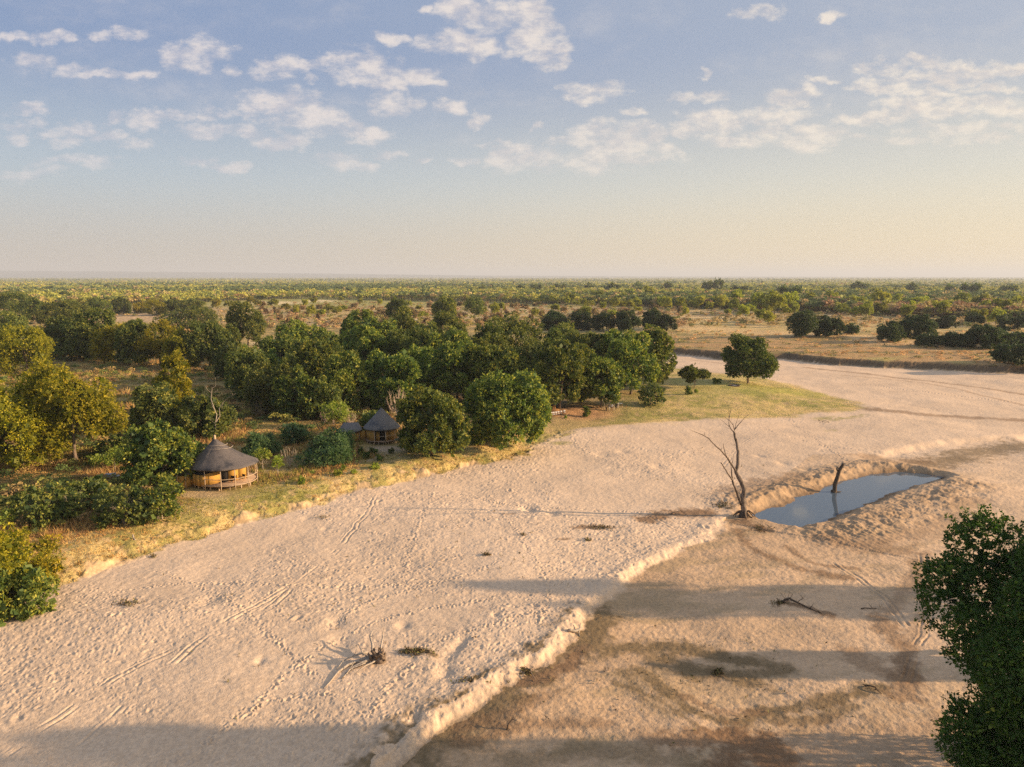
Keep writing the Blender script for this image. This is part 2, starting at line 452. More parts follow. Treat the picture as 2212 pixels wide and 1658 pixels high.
# ------------------------------------------------------------------ mesh helpers
def mesh_np(name, V, F, mats=(), smooth=False, attrs=None, mat_idx=None):
    """V (n,3), F (m,k) faces of one size, or a list of such arrays"""
    me = bpy.data.meshes.new(name)
    Fs = F if isinstance(F, list) else [F]
    Fs = [f for f in Fs if len(f)]
    V = np.asarray(V, np.float32)
    me.vertices.add(len(V))
    me.vertices.foreach_set('co', V.ravel())
    nl = sum(f.size for f in Fs)
    npoly = sum(len(f) for f in Fs)
    me.loops.add(nl)
    me.polygons.add(npoly)
    me.loops.foreach_set('vertex_index', np.concatenate([f.ravel() for f in Fs]).astype(np.int32))
    ls, o = [], 0
    for f in Fs:
        ls.append(o + np.arange(len(f)) * f.shape[1])
        o += f.size
    me.polygons.foreach_set('loop_start', np.concatenate(ls).astype(np.int32))
    if mat_idx is not None:
        me.polygons.foreach_set('material_index', np.asarray(mat_idx, np.int32))
    if smooth:
        me.polygons.foreach_set('use_smooth', np.ones(npoly, bool))
    for k, a in (attrs or {}).items():
        a = np.asarray(a, np.float32)
        if a.ndim == 1:
            at = me.attributes.new(k, 'FLOAT', 'POINT')
            at.data.foreach_set('value', a)
        else:
            at = me.attributes.new(k, 'FLOAT_COLOR', 'POINT')
            if a.shape[1] == 3:
                a = np.concatenate([a, np.ones((len(a), 1), np.float32)], 1)
            at.data.foreach_set('color', a.ravel())
    for m in mats:
        me.materials.append(m)
    me.update(calc_edges=True)
    return me


def link(name, me, parent=None, loc=None, rz=0.0):
    o = bpy.data.objects.new(name, me)
    COL.objects.link(o)
    if parent is not None:
        o.parent = parent
    if loc is not None:
        o.location = loc
    o.rotation_euler.z = rz
    return o


def tag(o, label=None, cat=None, group=None, kind=None):
    if label: o['label'] = label
    if cat: o['category'] = cat
    if group: o['group'] = group
    if kind: o['kind'] = kind
    return o


class MB:
    """gathers verts and faces of one part"""
    def __init__(s):
        s.v, s.q, s.t, s.n = [], [], [], 0

    def add(s, V, quads=None, tris=None):
        V = np.asarray(V, float)
        if quads is not None and len(quads): s.q.append(np.asarray(quads, int) + s.n)
        if tris is not None and len(tris): s.t.append(np.asarray(tris, int) + s.n)
        s.v.append(V)
        s.n += len(V)
        return s

    def tube(s, pts, rad, n=6, cap=True):
        pts = [Vector(p) for p in pts]
        if not hasattr(rad, '__len__'): rad = [rad] * len(pts)
        V, Q = [], []
        ref = Vector((0.31, 0.21, 0.93))
        for i, p in enumerate(pts):
            d = (pts[min(i + 1, len(pts) - 1)] - pts[max(i - 1, 0)]).normalized()
            if i == 0 and abs(d.dot(ref.normalized())) > .9: ref = Vector((1, 0, 0))
            a = d.cross(ref).normalized()
            b = d.cross(a)
            for k in range(n):
                t = 2 * math.pi * k / n
                V.append(p + (a * math.cos(t) + b * math.sin(t)) * rad[i])
        for i in range(len(pts) - 1):
            for k in range(n):
                Q.append((i * n + k, i * n + (k + 1) % n, (i + 1) * n + (k + 1) % n, (i + 1) * n + k))
        T = []
        if cap:
            c0, c1 = len(V), len(V) + 1
            V += [pts[0], pts[-1]]
            m = (len(pts) - 1) * n
            for k in range(n):
                T.append((c0, (k + 1) % n, k))
                T.append((c1, m + k, m + (k + 1) % n))
        return s.add([tuple(v) for v in V], Q, T)

    def box(s, c, size, rz=0.0, bev=0.0):
        cx, cy, cz = c
        hx, hy, hz = [q / 2 for q in size]
        b = min(bev, hx * .9, hy * .9) if bev else 0
        if b:
            ring = [(-hx + b, -hy), (hx - b, -hy), (hx, -hy + b), (hx, hy - b), (hx - b, hy), (-hx + b, hy), (-hx, hy - b), (-hx, -hy + b)]
        else:
            ring = [(-hx, -hy), (hx, -hy), (hx, hy), (-hx, hy)]
        n = len(ring)
        V = [(x, y, -hz) for x, y in ring] + [(x, y, hz) for x, y in ring] + [(0, 0, -hz), (0, 0, hz)]
        ca, sa = math.cos(rz), math.sin(rz)
        V = [(cx + x * ca - y * sa, cy + x * sa + y * ca, cz + z) for x, y, z in V]
        Q = [(k, (k + 1) % n, n + (k + 1) % n, n + k) for k in range(n)]
        T = [(2 * n, (k + 1) % n, k) for k in range(n)] + [(2 * n + 1, n + k, n + (k + 1) % n) for k in range(n)]
        return s.add(V, Q, T)

    def build(s, name, mat, parent=None, smooth=False, **k):
        V = np.concatenate(s.v)
        F = []
        if s.q: F.append(np.concatenate(s.q))
        if s.t: F.append(np.concatenate(s.t))
        me = mesh_np(name, V, F, [mat], smooth, **k)
        return link(name, me, parent)


# ------------------------------------------------------------------ materials
def new_mat(name):
    m = bpy.data.materials.new(name)
    m.use_nodes = True
    q = NT(m.node_tree)
    b = q.n['Principled BSDF']
    b.inputs['Roughness'].default_value = .85
    b.inputs['Specular IOR Level'].default_value = .2
    return m, q, b


def bump(q, b, h, dist, strength=1.0):
    n = q.n.new('ShaderNodeBump')
    n.inputs['Distance'].default_value = dist
    n.inputs['Strength'].default_value = strength
    q.l.new(h, n.inputs['Height'])
    q.l.new(n.outputs[0], b.inputs['Normal'])


def mat_noise(name, c1, c2, scale=3.0, stretch=(1, 1, 1), rough=.85, bmp=0.02, detail=4, coord='Object', spots=None):
    m, q, b = new_mat(name)
    tc = q.n.new('ShaderNodeTexCoord').outputs[coord]
    v = q.vmath('MULTIPLY', tc, stretch)
    f = q.noise(v, scale, detail, .6)
    f = q.mrange(f, .3, .7)
    c = q.mix(f, c1, c2)
    if spots:
        f2 = q.mrange(q.noise(tc, spots[0], 3, .6), .52, .68)
        c = q.mix(f2, c, spots[1])
    q.l.new(c, b.inputs['Base Color'])
    b.inputs['Roughness'].default_value = rough
    if bmp: bump(q, b, q.noise(v, scale * 2, 3, .6), bmp)
    return m


def mat_leaf(name, stops, trans=.28, var=.25):
    m, q, b = new_mat(name)
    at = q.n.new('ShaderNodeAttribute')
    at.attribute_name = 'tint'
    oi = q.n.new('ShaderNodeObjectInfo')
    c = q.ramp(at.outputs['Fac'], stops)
    hs = q.n.new('ShaderNodeHueSaturation')
    q.l.new(c, hs.inputs['Color'])
    q.l.new(q.mrange(oi.outputs['Random'], 0, 1, 1 - var, 1 + var), hs.inputs['Value'])
    r2 = q.math('FRACT', q.math('MULTIPLY', oi.outputs['Random'], 7.31))
    q.l.new(q.mrange(r2, 0, 1, .486, .514), hs.inputs['Hue'])
    c = hs.outputs[0]
    q.l.new(c, b.inputs['Base Color'])
    b.inputs['Roughness'].default_value = .55
    b.inputs['Specular IOR Level'].default_value = .25
    tr = q.n.new('ShaderNodeBsdfTranslucent')
    q.l.new(q.mix(1.0, c, (1.25, 1.35, .6), 'MULTIPLY'), tr.inputs[0])
    mx = q.n.new('ShaderNodeMixShader')
    mx.inputs[0].default_value = trans
    q.l.new(b.outputs[0], mx.inputs[1])
    q.l.new(tr.outputs[0], mx.inputs[2])
    q.l.new(mx.outputs[0], q.n['Material Output'].inputs[0])
    return m


def mat_attr(name, trans=.0):
    """colour of each piece stored with the mesh (leaves of one plant differ from the next)"""
    m, q, b = new_mat(name)
    at = q.n.new('ShaderNodeAttribute')
    at.attribute_name = 'colour'
    q.l.new(at.outputs['Color'], b.inputs['Base Color'])
    if trans:
        tr = q.n.new('ShaderNodeBsdfTranslucent')
        q.l.new(at.outputs['Color'], tr.inputs[0])
        mx = q.n.new('ShaderNodeMixShader')
        mx.inputs[0].default_value = trans
        q.l.new(b.outputs[0], mx.inputs[1])
        q.l.new(tr.outputs[0], mx.inputs[2])
        q.l.new(mx.outputs[0], q.n['Material Output'].inputs[0])
    return m


M = {}
M['mahog'] = mat_leaf('mahogany_leaves', [(0, (.034, .070, .020)), (.35, (.115, .165, .030)), (.65, (.31, .32, .045)), (1, (.54, .48, .08))])
M['feather'] = mat_leaf('olive_leaves', [(0, (.080, .100, .010)), (.4, (.27, .24, .016)), (.8, (.52, .395, .025)), (1, (.62, .46, .05))], .35, .14)
M['ever'] = mat_leaf('evergreen_leaves', [(0, (.042, .070, .022)), (.45, (.135, .165, .034)), (.8, (.33, .31, .055)), (1, (.46, .40, .08))])
M['mopane'] = mat_leaf('mopane_leaves', [(0, (.17, .19, .03)), (.5, (.36, .35, .04)), (1, (.54, .48, .07))], .35, .3)
M['rust'] = mat_leaf('rusty_leaves', [(0, (.12, .080, .040)), (.5, (.24, .165, .075)), (1, (.38, .28, .12))], .25)
M['teal'] = mat_leaf('blue_green_leaves', [(0, (.040, .085, .036)), (.5, (.095, .165, .058)), (1, (.25, .30, .08))])
M['near'] = mat_leaf('near_tree_leaves', [(0, (.020, .050, .009)), (.5, (.050, .105, .015)), (.85, (.12, .185, .024)), (1, (.24, .25, .04))], .28, .1)  # darker green leaves of the near tree
M['lime'] = mat_leaf('young_leaves', [(0, (.15, .20, .03)), (.5, (.29, .32, .045)), (1, (.45, .42, .08))], .35)
M['deep'] = mat_leaf('deep_green_leaves', [(0, (.020, .042, .018)), (.5, (.055, .085, .028)), (.85, (.14, .155, .04)), (1, (.22, .21, .05))])
M['bark'] = mat_noise('bark', (.10, .07, .05), (.24, .18, .13), 4, (1, 1, .25), bmp=.03)
M['pale'] = mat_noise('bleached_wood', (.26, .21, .16), (.50, .42, .33), 6, (1, 1, .2), bmp=.02)
M['pale2'] = mat_noise('bare_twigs', (.42, .30, .22), (.62, .48, .36), 6, (1, 1, .2), bmp=.0)
M['deadbark'] = mat_noise('dead_tree_bark', (.085, .062, .05), (.27, .215, .165), 5, (1, 1, .18), bmp=.05, spots=(1.1, (.06, .045, .035)))
M['wetwood'] = mat_noise('wet_dark_wood', (.05, .035, .025), (.15, .105, .07), 5, (1, 1, .2), bmp=.05)
M['thatch'] = mat_noise('weathered_thatch', (.085, .074, .070), (.185, .160, .148), 16, (1, 1, .22), bmp=.06, spots=(.55, (.060, .058, .062)))
M['thatch_b'] = mat_noise('faded_grey_thatch', (.11, .105, .10), (.24, .22, .20), 16, (1, 1, .22), bmp=.06, spots=(.5, (.095, .10, .11)))
M['pole'] = mat_noise('peeled_pole', (.38, .27, .17), (.58, .44, .29), 8, (1, 1, .3), bmp=.01)
M['plank'] = mat_noise('deck_plank', (.26, .17, .11), (.42, .29, .19), 7, (1, 6, 1), bmp=.01)
M['dark'] = mat_noise('interior_shade_dark_seats', (.012, .010, .009), (.03, .024, .02), 3, bmp=0)  # near-black: paints the shade inside the huts, also colours dark seats
M['cushion'] = mat_noise('white_canvas', (.70, .66, .60), (.82, .79, .74), 8, bmp=.0)
M['wood'] = mat_noise('varnished_wood', (.34, .17, .06), (.52, .28, .11), 5, (1, 1, 5), bmp=.01)
M['galv'] = mat_noise('grey_tank', (.28, .29, .31), (.42, .43, .45), 6, bmp=.01, rough=.5)


def mat_reed():
    m, q, b = new_mat('woven_reed')
    tc = q.n.new('ShaderNodeTexCoord').outputs['Object']
    v = q.vmath('MULTIPLY', tc, (9, 9, 3.5))
    f = q.noise(v, 2.2, 4, .65)
    w = q.n.new('ShaderNodeTexWave')
    w.wave_type, w.bands_direction = 'BANDS', 'Z'
    w.inputs['Scale'].default_value = 3.2
    w.inputs['Distortion'].default_value = 4
    q.l.new(tc, w.inputs['Vector'])
    c = q.mix(q.mrange(f, .3, .7), (.30, .15, .03), (.66, .38, .085))
    c = q.mix(q.mrange(w.outputs['Fac'], .75, 1, 0, .35), c, (.22, .12, .035))
    q.l.new(c, b.inputs['Base Color'])
    bump(q, b, f, .02)
    return m


M['reed'] = mat_reed()


# ------------------------------------------------------------------ terrain sheet
def build_terrain():
    rows_py = np.concatenate([np.arange(2300, 1700, -6.0), np.arange(1700, 1320, -1.6), np.arange(1320, 900, -1.05), np.arange(900, 640, -.8), np.arange(640, 601, -.55)])
    ang = (rows_py - 829) / FPX
    dep = np.arctan(ang) + PITCH
    Ds = (HCAM + 1.0) / np.tan(dep)
    Ds = np.concatenate([Ds, Ds[-1] * np.array([1.15, 1.4, 1.8, 2.4, 3.2, 4.5])])
    Ds = np.unique(np.round(Ds, 3))
    s = np.arange(-.86, .8601, .00125)
    side = .86 + np.concatenate([np.arange(1, 40) * .01, .4 + np.arange(1, 26) * .06])
    s = np.concatenate([-side[::-1], s, side])
    nr, nc = len(Ds), len(s)
    Y = np.repeat(Ds[:, None], nc, 1)
    X = Y * s[None, :]
    x, y = X.ravel(), Y.ravel()
    z, R = land(x, y)
    px, py = to_px(x, y, ZS)
    # --- trodden sand
    sub = np.nonzero((R['dw'] < 2.5) & (y < 230) & (np.abs(x) < .9 * y))[0]
    sx, sy = x[sub], y[sub]
    lower = sm(-.5, 2, R['scarp'][sub]) * (R['ds'][sub] < 60)
    tread = sm(.36, .60, fbm(sx, sy, 11, 3, 71))
    bed = (1 - .82 * lower) * (.16 + .90 * tread) * sm(2.5, .5, R['dw'][sub] / R['wb'][sub] * 2)
    bed *= sm(-.3, .6, R['pool'][sub])
    # firm the wet sand left smooth at the lower left of the bar
    smooth_l = np.exp(-(((sx + 18) / 12) ** 2 + ((sy - 58) / 7) ** 2))
    bed *= 1 - .75 * smooth_l
    bed *= 1 - .85 * sm(118, 150, sy) * sm(0, 30, sx)
    bed *= 1 - .6 * sm(20, 45, sx)
    dz = prints(sx, sy, .52, 100, .050, .125, .8) * bed
    dz += prints(sx + 3.3, sy + 1.7, .95, 140, .078, .19, .45) * bed
    dz += prints(sx, sy, 5.3, 200, .16, .34, .3) * (bed > .3) * bed
    dz += (fbm(sx, sy, .55, 2, 81) - .5) * (.05 + .06 * bed)
    rip = (fbm(sx, sy * 1.0, .38, 3, 85, .6) - .5) * .085 * lower
    dz += rip + (fbm(sx * .6 + sy * .3, sy, 2.6, 3, 87) - .5) * .16 * lower
    heap = np.clip(R['heap'][sub], 0, 1)
    dz += heap * ((fbm(sx, sy, 1.0, 4, 91, .65) - .5) * .6)
    # ripped, grader-marked heap
    hm = np.exp(-(((px[sub] - 1850) / 90) ** 2 + ((py[sub] - 1150) / 30) ** 2))
    dz += hm * .045 * np.sin((sx * .8 + sy * .35) * 9)
    for pts, w, kind in TRACKS:
        W = curve_pts([G(a, b, ZS) for a, b in pts], 5)
        w = w * .62
        dd, ss, ff = seg_dist(sx, sy, W)
        sgd = dd * ss + (fbm(sx, sy, 2.5, 2, 95) - .5) * .5
        edge = sm(0, .06, ff) * sm(1, .94, ff)
        if kind == 'pair':
            for off in (-.3, .3):
                g_ = np.exp(-((sgd - off) / (w * .55)) ** 2)
                edge = edge * sm(.3, .55, fbm(sx, sy, 3.5, 2, 99))
                dz += edge * (-.085 * g_ * (.3 + 1.1 * vnoise(sx, sy, .45, 97)) + .03 * np.exp(-((np.abs(sgd - off) - w) / (w * .5)) ** 2))
        else:
            dz += edge * np.exp(-(sgd / .42) ** 2) * prints(sx, sy, .5, 300, .12, .15, .95)
    # larger hollows and scoops
    for (a, b, r, h) in [(1140,1100,1.6,-.55),(1190,1108,1.2,-.4),(735,1385,1.6,-.35),(660,1120,.9,-.2),(960,1420,1.5,-.45),(985,1400,1.0,-.4),(890,1560,1.1,-.5),(850,1600,1.0,-.5),(800,1580,.8,-.4),(960,1455,1.1,-.5),(725,1345,1.2,-.4),
                         (1300,985,2.2,-.4),(1345,978,1.5,-.3),(1260,1260,.7,-.25),(450,1300,1.4,-.3),(1000,1385,.8,-.3),(700,1140,.7,-.2),(1690,1000,1.5,-.4),(1740,1015,1.3,-.35),(1640,985,1.2,-.3),(870,1350,.9,-.35),(1070,1330,.6,-.25),(1420,1010,1.5,-.3),(560,1430,.6,-.3)]:
        cx, cy = G(a, b, ZS)
        h, r = h * .6, r * .7
        rr = ((sx - cx) / r) ** 2 + ((sy - cy) / (r * 1.3)) ** 2
        dz += h * np.exp(-rr) + .35 * abs(h) * np.exp(-(((sx - cx + r) / r) ** 2 + ((sy - cy) / r) ** 2))
    z[sub] += dz
    # uneven, eroded bank face
    bf = np.nonzero((R['dw'] > -1) & (R['dw'] < 5) & (y < 150) & (x < 10))[0]
    z[bf] += (fbm(x[bf], y[bf], 1.1, 4, 111, .6) - .5) * .75 * sm(-.5, .8, R['dw'][bf]) * sm(5, 2.2, R['dw'][bf])

    # --- colours (albedo)
    A = np.array
    n_a, n_b, n_c = fbm(x, y, 40, 4, 51), fbm(x, y, 7, 4, 53), fbm(x, y, 1.6, 3, 55, .6)
    sandc = A([.67, .50, .345])[None] * (1 + (n_b[:, None] - .5) * .22 + (n_a[:, None] - .5) * .22)
    sandc = sandc * (1 + (n_c[:, None] - .5) * .12)
    lowm = (sm(-.3, 1.5, R['scarp']) * np.exp(-R['ds'] / 45) * (y < 130))[:, None]
    lowm = lowm * sm(.4, 1.3, R['scarp'])[:, None]
    vv = (.75 + .5 * fbm(x * .45 + y * .25, y - x * .2, 3.2, 4, 57, .6))[:, None]
    sandc = sandc * (1 - lowm) + sandc * A([.80, .72, .61])[None] * vv * lowm
    strk = sm(.52, .66, fbm(x * .30 + y * .12, y - x * .25, 2.4, 4, 59, .6))[:, None] * lowm * .45
    sandc = sandc * (1 - strk) + A([.30, .225, .12])[None] * strk
    for pts, w, st, kind in DAMP:
        W = curve_pts([G(a, b, ZS) for a, b in pts], 4)
        w = w * 1.5
        wx, wy = np.array(W).T
        bx = (x > wx.min() - 12) & (x < wx.max() + 12) & (y > wy.min() - 12) & (y < wy.max() + 12)
        i = np.nonzero(bx)[0]
        if not len(i): continue
        dd, _, _ = seg_dist(x[i], y[i], W)
        e = sm(1.5, .25, dd / w + (fbm(x[i], y[i], 1.3, 3, 61) - .5) * 1.7 + (fbm(x[i], y[i], .35, 2, 63) - .5) * .9)
        c = A([.205, .145, .078]) if kind else A([.24, .145, .08])
        e = (e * min(1, st * 1.2) * np.where((np.abs(R['scarp'][i] - .35) < .9) & (R['ds'][i] < 3), .12, 1))[:, None]
        sandc[i] = sandc[i] * (1 - e) + c[None] * e
    hp = np.clip(R['heap'], 0, 1)[:, None] * (.35 + .5 * sm(.35, .6, n_c)[:, None])
    sandc = sandc * (1 - hp) + A([.36, .245, .145])[None] * hp
    brn = sm(6.5, 1.0, R['pool'] + (n_c - .5) * 4)[:, None] * .5
    sandc = sandc * (1 - brn) + A([.40, .27, .155])[None] * brn
    wet = sm(1.5, .1, R['pool'] + (n_c - .5) * 1.6)[:, None] * .85
    sandc = sandc * (1 - wet) + A([.20, .13, .075])[None] * wet
    # bank earth
    bank = (sm(-.2, .5, R['dw']) * (R['pen'] < .25))[:, None]
    earth = A([.50, .35, .195])[None] * (1 + (n_c[:, None] - .5) * 1.0)
    sandc = sandc * (1 - bank) + earth * bank
    fbk = (R['far'] * sm(.3, 1.2, R['dw']) * sm(20, 50, x))[:, None]
    sandc = sandc * (1 - fbk) + A([.15, .105, .065])[None] * fbk
    # grass land: straw, ochre, olive, bare soil
    g1, g2, g3 = fbm(x, y, 11, 4, 121, .6), fbm(x, y, 4.5, 4, 123, .6), fbm(x, y, 1.3, 3, 125, .6)
    gr = A([.46, .335, .14])[None] * np.ones((len(x), 1))
    def lay(c, m):
        nonlocal gr
        m = np.clip(m, 0, 1)[:, None]
        gr = gr * (1 - m) + A(c)[None] * m
    lay([.24, .22, .055], sm(.42, .66, g1) * .75)
    lay([.20, .19, .05], sm(.50, .68, g2) * .7)
    lay([.46, .31, .17], sm(.54, .70, g3) * .55)
    lay([.52, .40, .20], sm(.40, .25, g2) * .6)
    ppx, ppy = to_px(x, y, 0)
    inland = (~R['far']) & (R['pen'] < .6)
    lay([.26, .19, .075], inland * sm(4, 14, R['dw']) * .85 * sm(1250, 1100, ppx))
    lay([.42, .29, .10], inland * sm(8, 16, R['dw']) * sm(.45, .65, g1) * .8)
    lay([.15, .13, .05], inland * sm(10, 20, R['dw']) * sm(.48, .66, g2) * .7)
    # soil in the grove and the camp clearing
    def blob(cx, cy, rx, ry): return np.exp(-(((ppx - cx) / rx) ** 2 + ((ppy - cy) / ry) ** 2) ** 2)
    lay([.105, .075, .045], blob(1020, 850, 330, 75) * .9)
    lay([.36, .20, .105], blob(1250, 886, 80, 11) * .9)
    lay([.40, .29, .20], blob(835, 970, 42, 7) * .9)
    lay([.44, .31, .18], blob(440, 1068, 60, 9) * .8)
    lay([.30, .29, .05], blob(1720, 838, 110, 9) * .6)
    lay([.27, .27, .06], blob(1560, 835, 130, 22) * .5)
    # beyond the river: dry flood plain with streaks
    st = fbm(x * .18, y, 7, 4, 131, .6)
    fp = R['far'] * sm(420, 330, y) * (x > 20)
    lay([.34, .215, .10], fp)
    lay([.20, .17, .07], fp * sm(.47, .62, st))
    lay([.13, .11, .055], fp * sm(.60, .75, st) * .8)
    lay([.34, .33, .10], blob(1950, 783, 260, 10) * sm(.5, .7, g1) * .5)
    dd, _, _ = seg_dist(x, y, [G(a, b, 0.8) for a, b in [(1450,706),(1560,716),(1700,722),(1850,728),(1940,740)]])
    lay([.56, .38, .19], np.exp(-(dd / 14) ** 2) * .8 * (y > 300))
    farm = sm(380, 520, y)
    n5, n6 = fbm(x * .35, y, 60, 4, 141, .6), fbm(x * .5, y, 22, 3, 143, .6)
    lay([.40, .295, .135], farm * .9)
    lay([.50, .37, .20], farm * sm(.53, .66, n5) * .7 * (y < 800))
    lay([.33, .22, .12], farm * sm(.5, .62, n6) * .6)
    lay([.25, .235, .07], sm(650, 850, y) * .9)
    lay([.19, .17, .06], sm(900, 1300, y) * sm(.45, .65, n6) * .7)
    for (a, b, rx, ry) in [(600,655,55,3.5),(690,651,40,3),(1000,682,60,3),(870,690,40,3),(1330,703,90,5),(560,740,20,8),(205,672,30,3),(185,738,25,5),(1200,700,60,3)]:
        lay([.60, .47, .27], blob(a, b, rx, ry) * .85)
    lk = sm(6, 1, R['lake'])
    lay([.40, .27, .18], lk * .9)
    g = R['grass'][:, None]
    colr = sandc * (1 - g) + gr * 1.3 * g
    # lay foot path
    for pts, w in [([(748,1006),(790,997),(838,979),(870,970)], .35), ([(560,1020),(640,1012),(700,1008),(748,1006)], .25), ([(1330,905),(1240,915),(1180,935)], .6)]:
        dd, _, _ = seg_dist(x, y, [G(a, b, 0) for a, b in pts])
        e = (np.exp(-(dd / w) ** 2) * .7 * (y < 200))[:, None]
        colr = colr * (1 - e) + A([.50, .38, .26])[None] * e
    for (a, b, rx, ry) in [(1800,889,45,4),(1855,884,30,3),(1795,912,14,3),(1210,941,25,4)]:
        e = (blob(a, b, rx, ry) * sm(.35, .6, g3) * .7)[:, None]
        colr = colr * (1 - e) + A([.30, .27, .07])[None] * e

    idx = np.arange(nr * nc).reshape(nr, nc)
    F = np.stack([idx[:-1, :-1], idx[:-1, 1:], idx[1:, 1:], idx[1:, :-1]], -1).reshape(-1, 4)
    V = np.stack([x, y, z], 1)
    gm = (R['grass'][F].mean(1) > .5)
    m = new_mat('earth_and_sand')
    mat, q, b = m
    at = q.n.new('ShaderNodeAttribute')
    at.attribute_name = 'colour'
    gp = q.n.new('ShaderNodeNewGeometry').outputs['Position']
    n1 = q.noise(gp, 3.5, 4, .65)
    c = q.mix(1.0, at.outputs['Color'], q.ramp(n1, [(.25, (.78, .76, .74)), (.75, (1.2, 1.2, 1.2))]), 'MULTIPLY')
    q.l.new(c, b.inputs['Base Color'])
    b.inputs['Roughness'].default_value = .95
    b.inputs['Specular IOR Level'].default_value = .1
    h = q.math('ADD', q.noise(gp, 2.2, 4, .6), q.math('MULTIPLY', q.noise(gp, 9, 2, .5), .35))
    bump(q, b, h, .10, .7)
    mat2, q, b = new_mat('dry_turf')
    at = q.n.new('ShaderNodeAttribute')
    at.attribute_name = 'colour'
    gp = q.n.new('ShaderNodeNewGeometry').outputs['Position']
    n1 = q.noise(gp, 2.6, 5, .7)
    c = q.mix(1.0, at.outputs['Color'], q.ramp(n1, [(.25, (.5, .5, .46)), (.75, (1.4, 1.38, 1.3))]), 'MULTIPLY')
    q.l.new(c, b.inputs['Base Color'])
    bump(q, b, n1, .35, 1)
    for nm, sel, mt in (('dry_riverbed', ~gm, mat), ('ground', gm, mat2)):
        f = F[sel]
        u, inv = np.unique(f, return_inverse=True)
        me = mesh_np(nm, V[u], inv.reshape(-1, 4), [mt], True, {'colour': colr[u]})
        tag(link(nm, me), kind='structure')


build_terrain()


def build_water():
    for nm, poly, z, grow in (('pool_water', POOL, ZW, 1.6), ('lake_water', LAKE, -1.75, 2.0)):
        p = np.array(poly)
        c = p.mean(0)
        d = p - c
        q_ = p + d / np.linalg.norm(d, axis=1)[:, None] * grow
        n = len(p)
        V = np.concatenate([[[c[0], c[1], z]], np.c_[q_, np.full(n, z)]])
        T = np.array([[0, i + 1, (i + 1) % n + 1] for i in range(n)])
        m, q, b = new_mat(nm)
        b.inputs['Base Color'].default_value = (.085, .115, .145, 1) if nm == 'pool_water' else (.16, .15, .15, 1)
        b.inputs['Roughness'].default_value = .04
        b.inputs['IOR'].default_value = 1.45
        b.inputs['Specular IOR Level'].default_value = .5
        tc = q.n.new('ShaderNodeTexCoord').outputs['Object']
        bump(q, b, q.noise(tc, 1.5, 2, .5), .004, .5)
        tag(link(nm, mesh_np(nm, V, T, [m])), kind='structure')


build_water()


def build_hills():
    """low blue ridge far beyond the plain"""
    xs = np.linspace(-24000, 20000, 300)
    D = 20000.0
    prof = np.interp(xs / 1.45, [-16000, -12500, -10500, -8000, -5500, -3000, -500, 3000, 9000, 14000], [215, 220, 205, 180, 145, 100, 55, 30, 15, 0])
    prof = prof * (1 + .12 * (fbm(xs, xs * 0, 1400, 3, 7) - .5)) + 8
    rows, V = 6, []
    for r in range(rows):
        k = r / (rows - 1)
        h = prof * math.sin(min(1, k * 1.25) * math.pi / 2) if k < .8 else prof * (1 - (k - .8) * 2)
        V.append(np.stack([xs, np.full_like(xs, D + 3500 * k) + 300 * (fbm(xs, xs * 0 + r * 900, 900, 2, 5) - .5), h - 6], 1))
    V = np.concatenate(V)
    n = len(xs)
    idx = np.arange(rows * n).reshape(rows, n)
    F = np.stack([idx[:-1, :-1], idx[:-1, 1:], idx[1:, 1:], idx[1:, :-1]], -1).reshape(-1, 4)
    m = mat_noise('wooded_hills', (.05, .07, .04), (.12, .11, .06), .002, bmp=0)
    tag(link('hills', mesh_np('hills', V, F, [m], True)), kind='structure')


build_hills()

# ------------------------------------------------------------------ foliage
def leaf_faces(C, N, k, ls, rng, droop=.0, spread=1.0, aspect=.5):
    """k pointed leaves around each clump centre C with outward normal N -> verts (n,3), quads, clump index"""
    n = len(C)
    idx = np.repeat(np.arange(n), k)
    c, nn = C[idx], N[idx]
    d = nn * rng.uniform(.1, .9, (len(idx), 1)) + rng.normal(0, .75 * spread, (len(idx), 3))
    d[:, 2] -= droop
    d /= np.linalg.norm(d, axis=1)[:, None] + 1e-9
    r = rng.normal(0, 1, d.shape) + nn * .0
    s = np.cross(d, r)
    s /= np.linalg.norm(s, axis=1)[:, None] + 1e-9
    L = (ls * rng.uniform(.65, 1.3, (len(idx), 1)))
    p = c + rng.normal(0, ls * .35, c.shape)
    w = L * aspect * .5
    a, b_, e, f = p - d * L * .15, p + d * L * .4 + s * w, p + d * L * .85, p + d * L * .4 - s * w
    V = np.stack([a, b_, e, f], 1).reshape(-1, 3)
    Q = np.arange(len(V)).reshape(-1, 4)
    return V, Q, idx


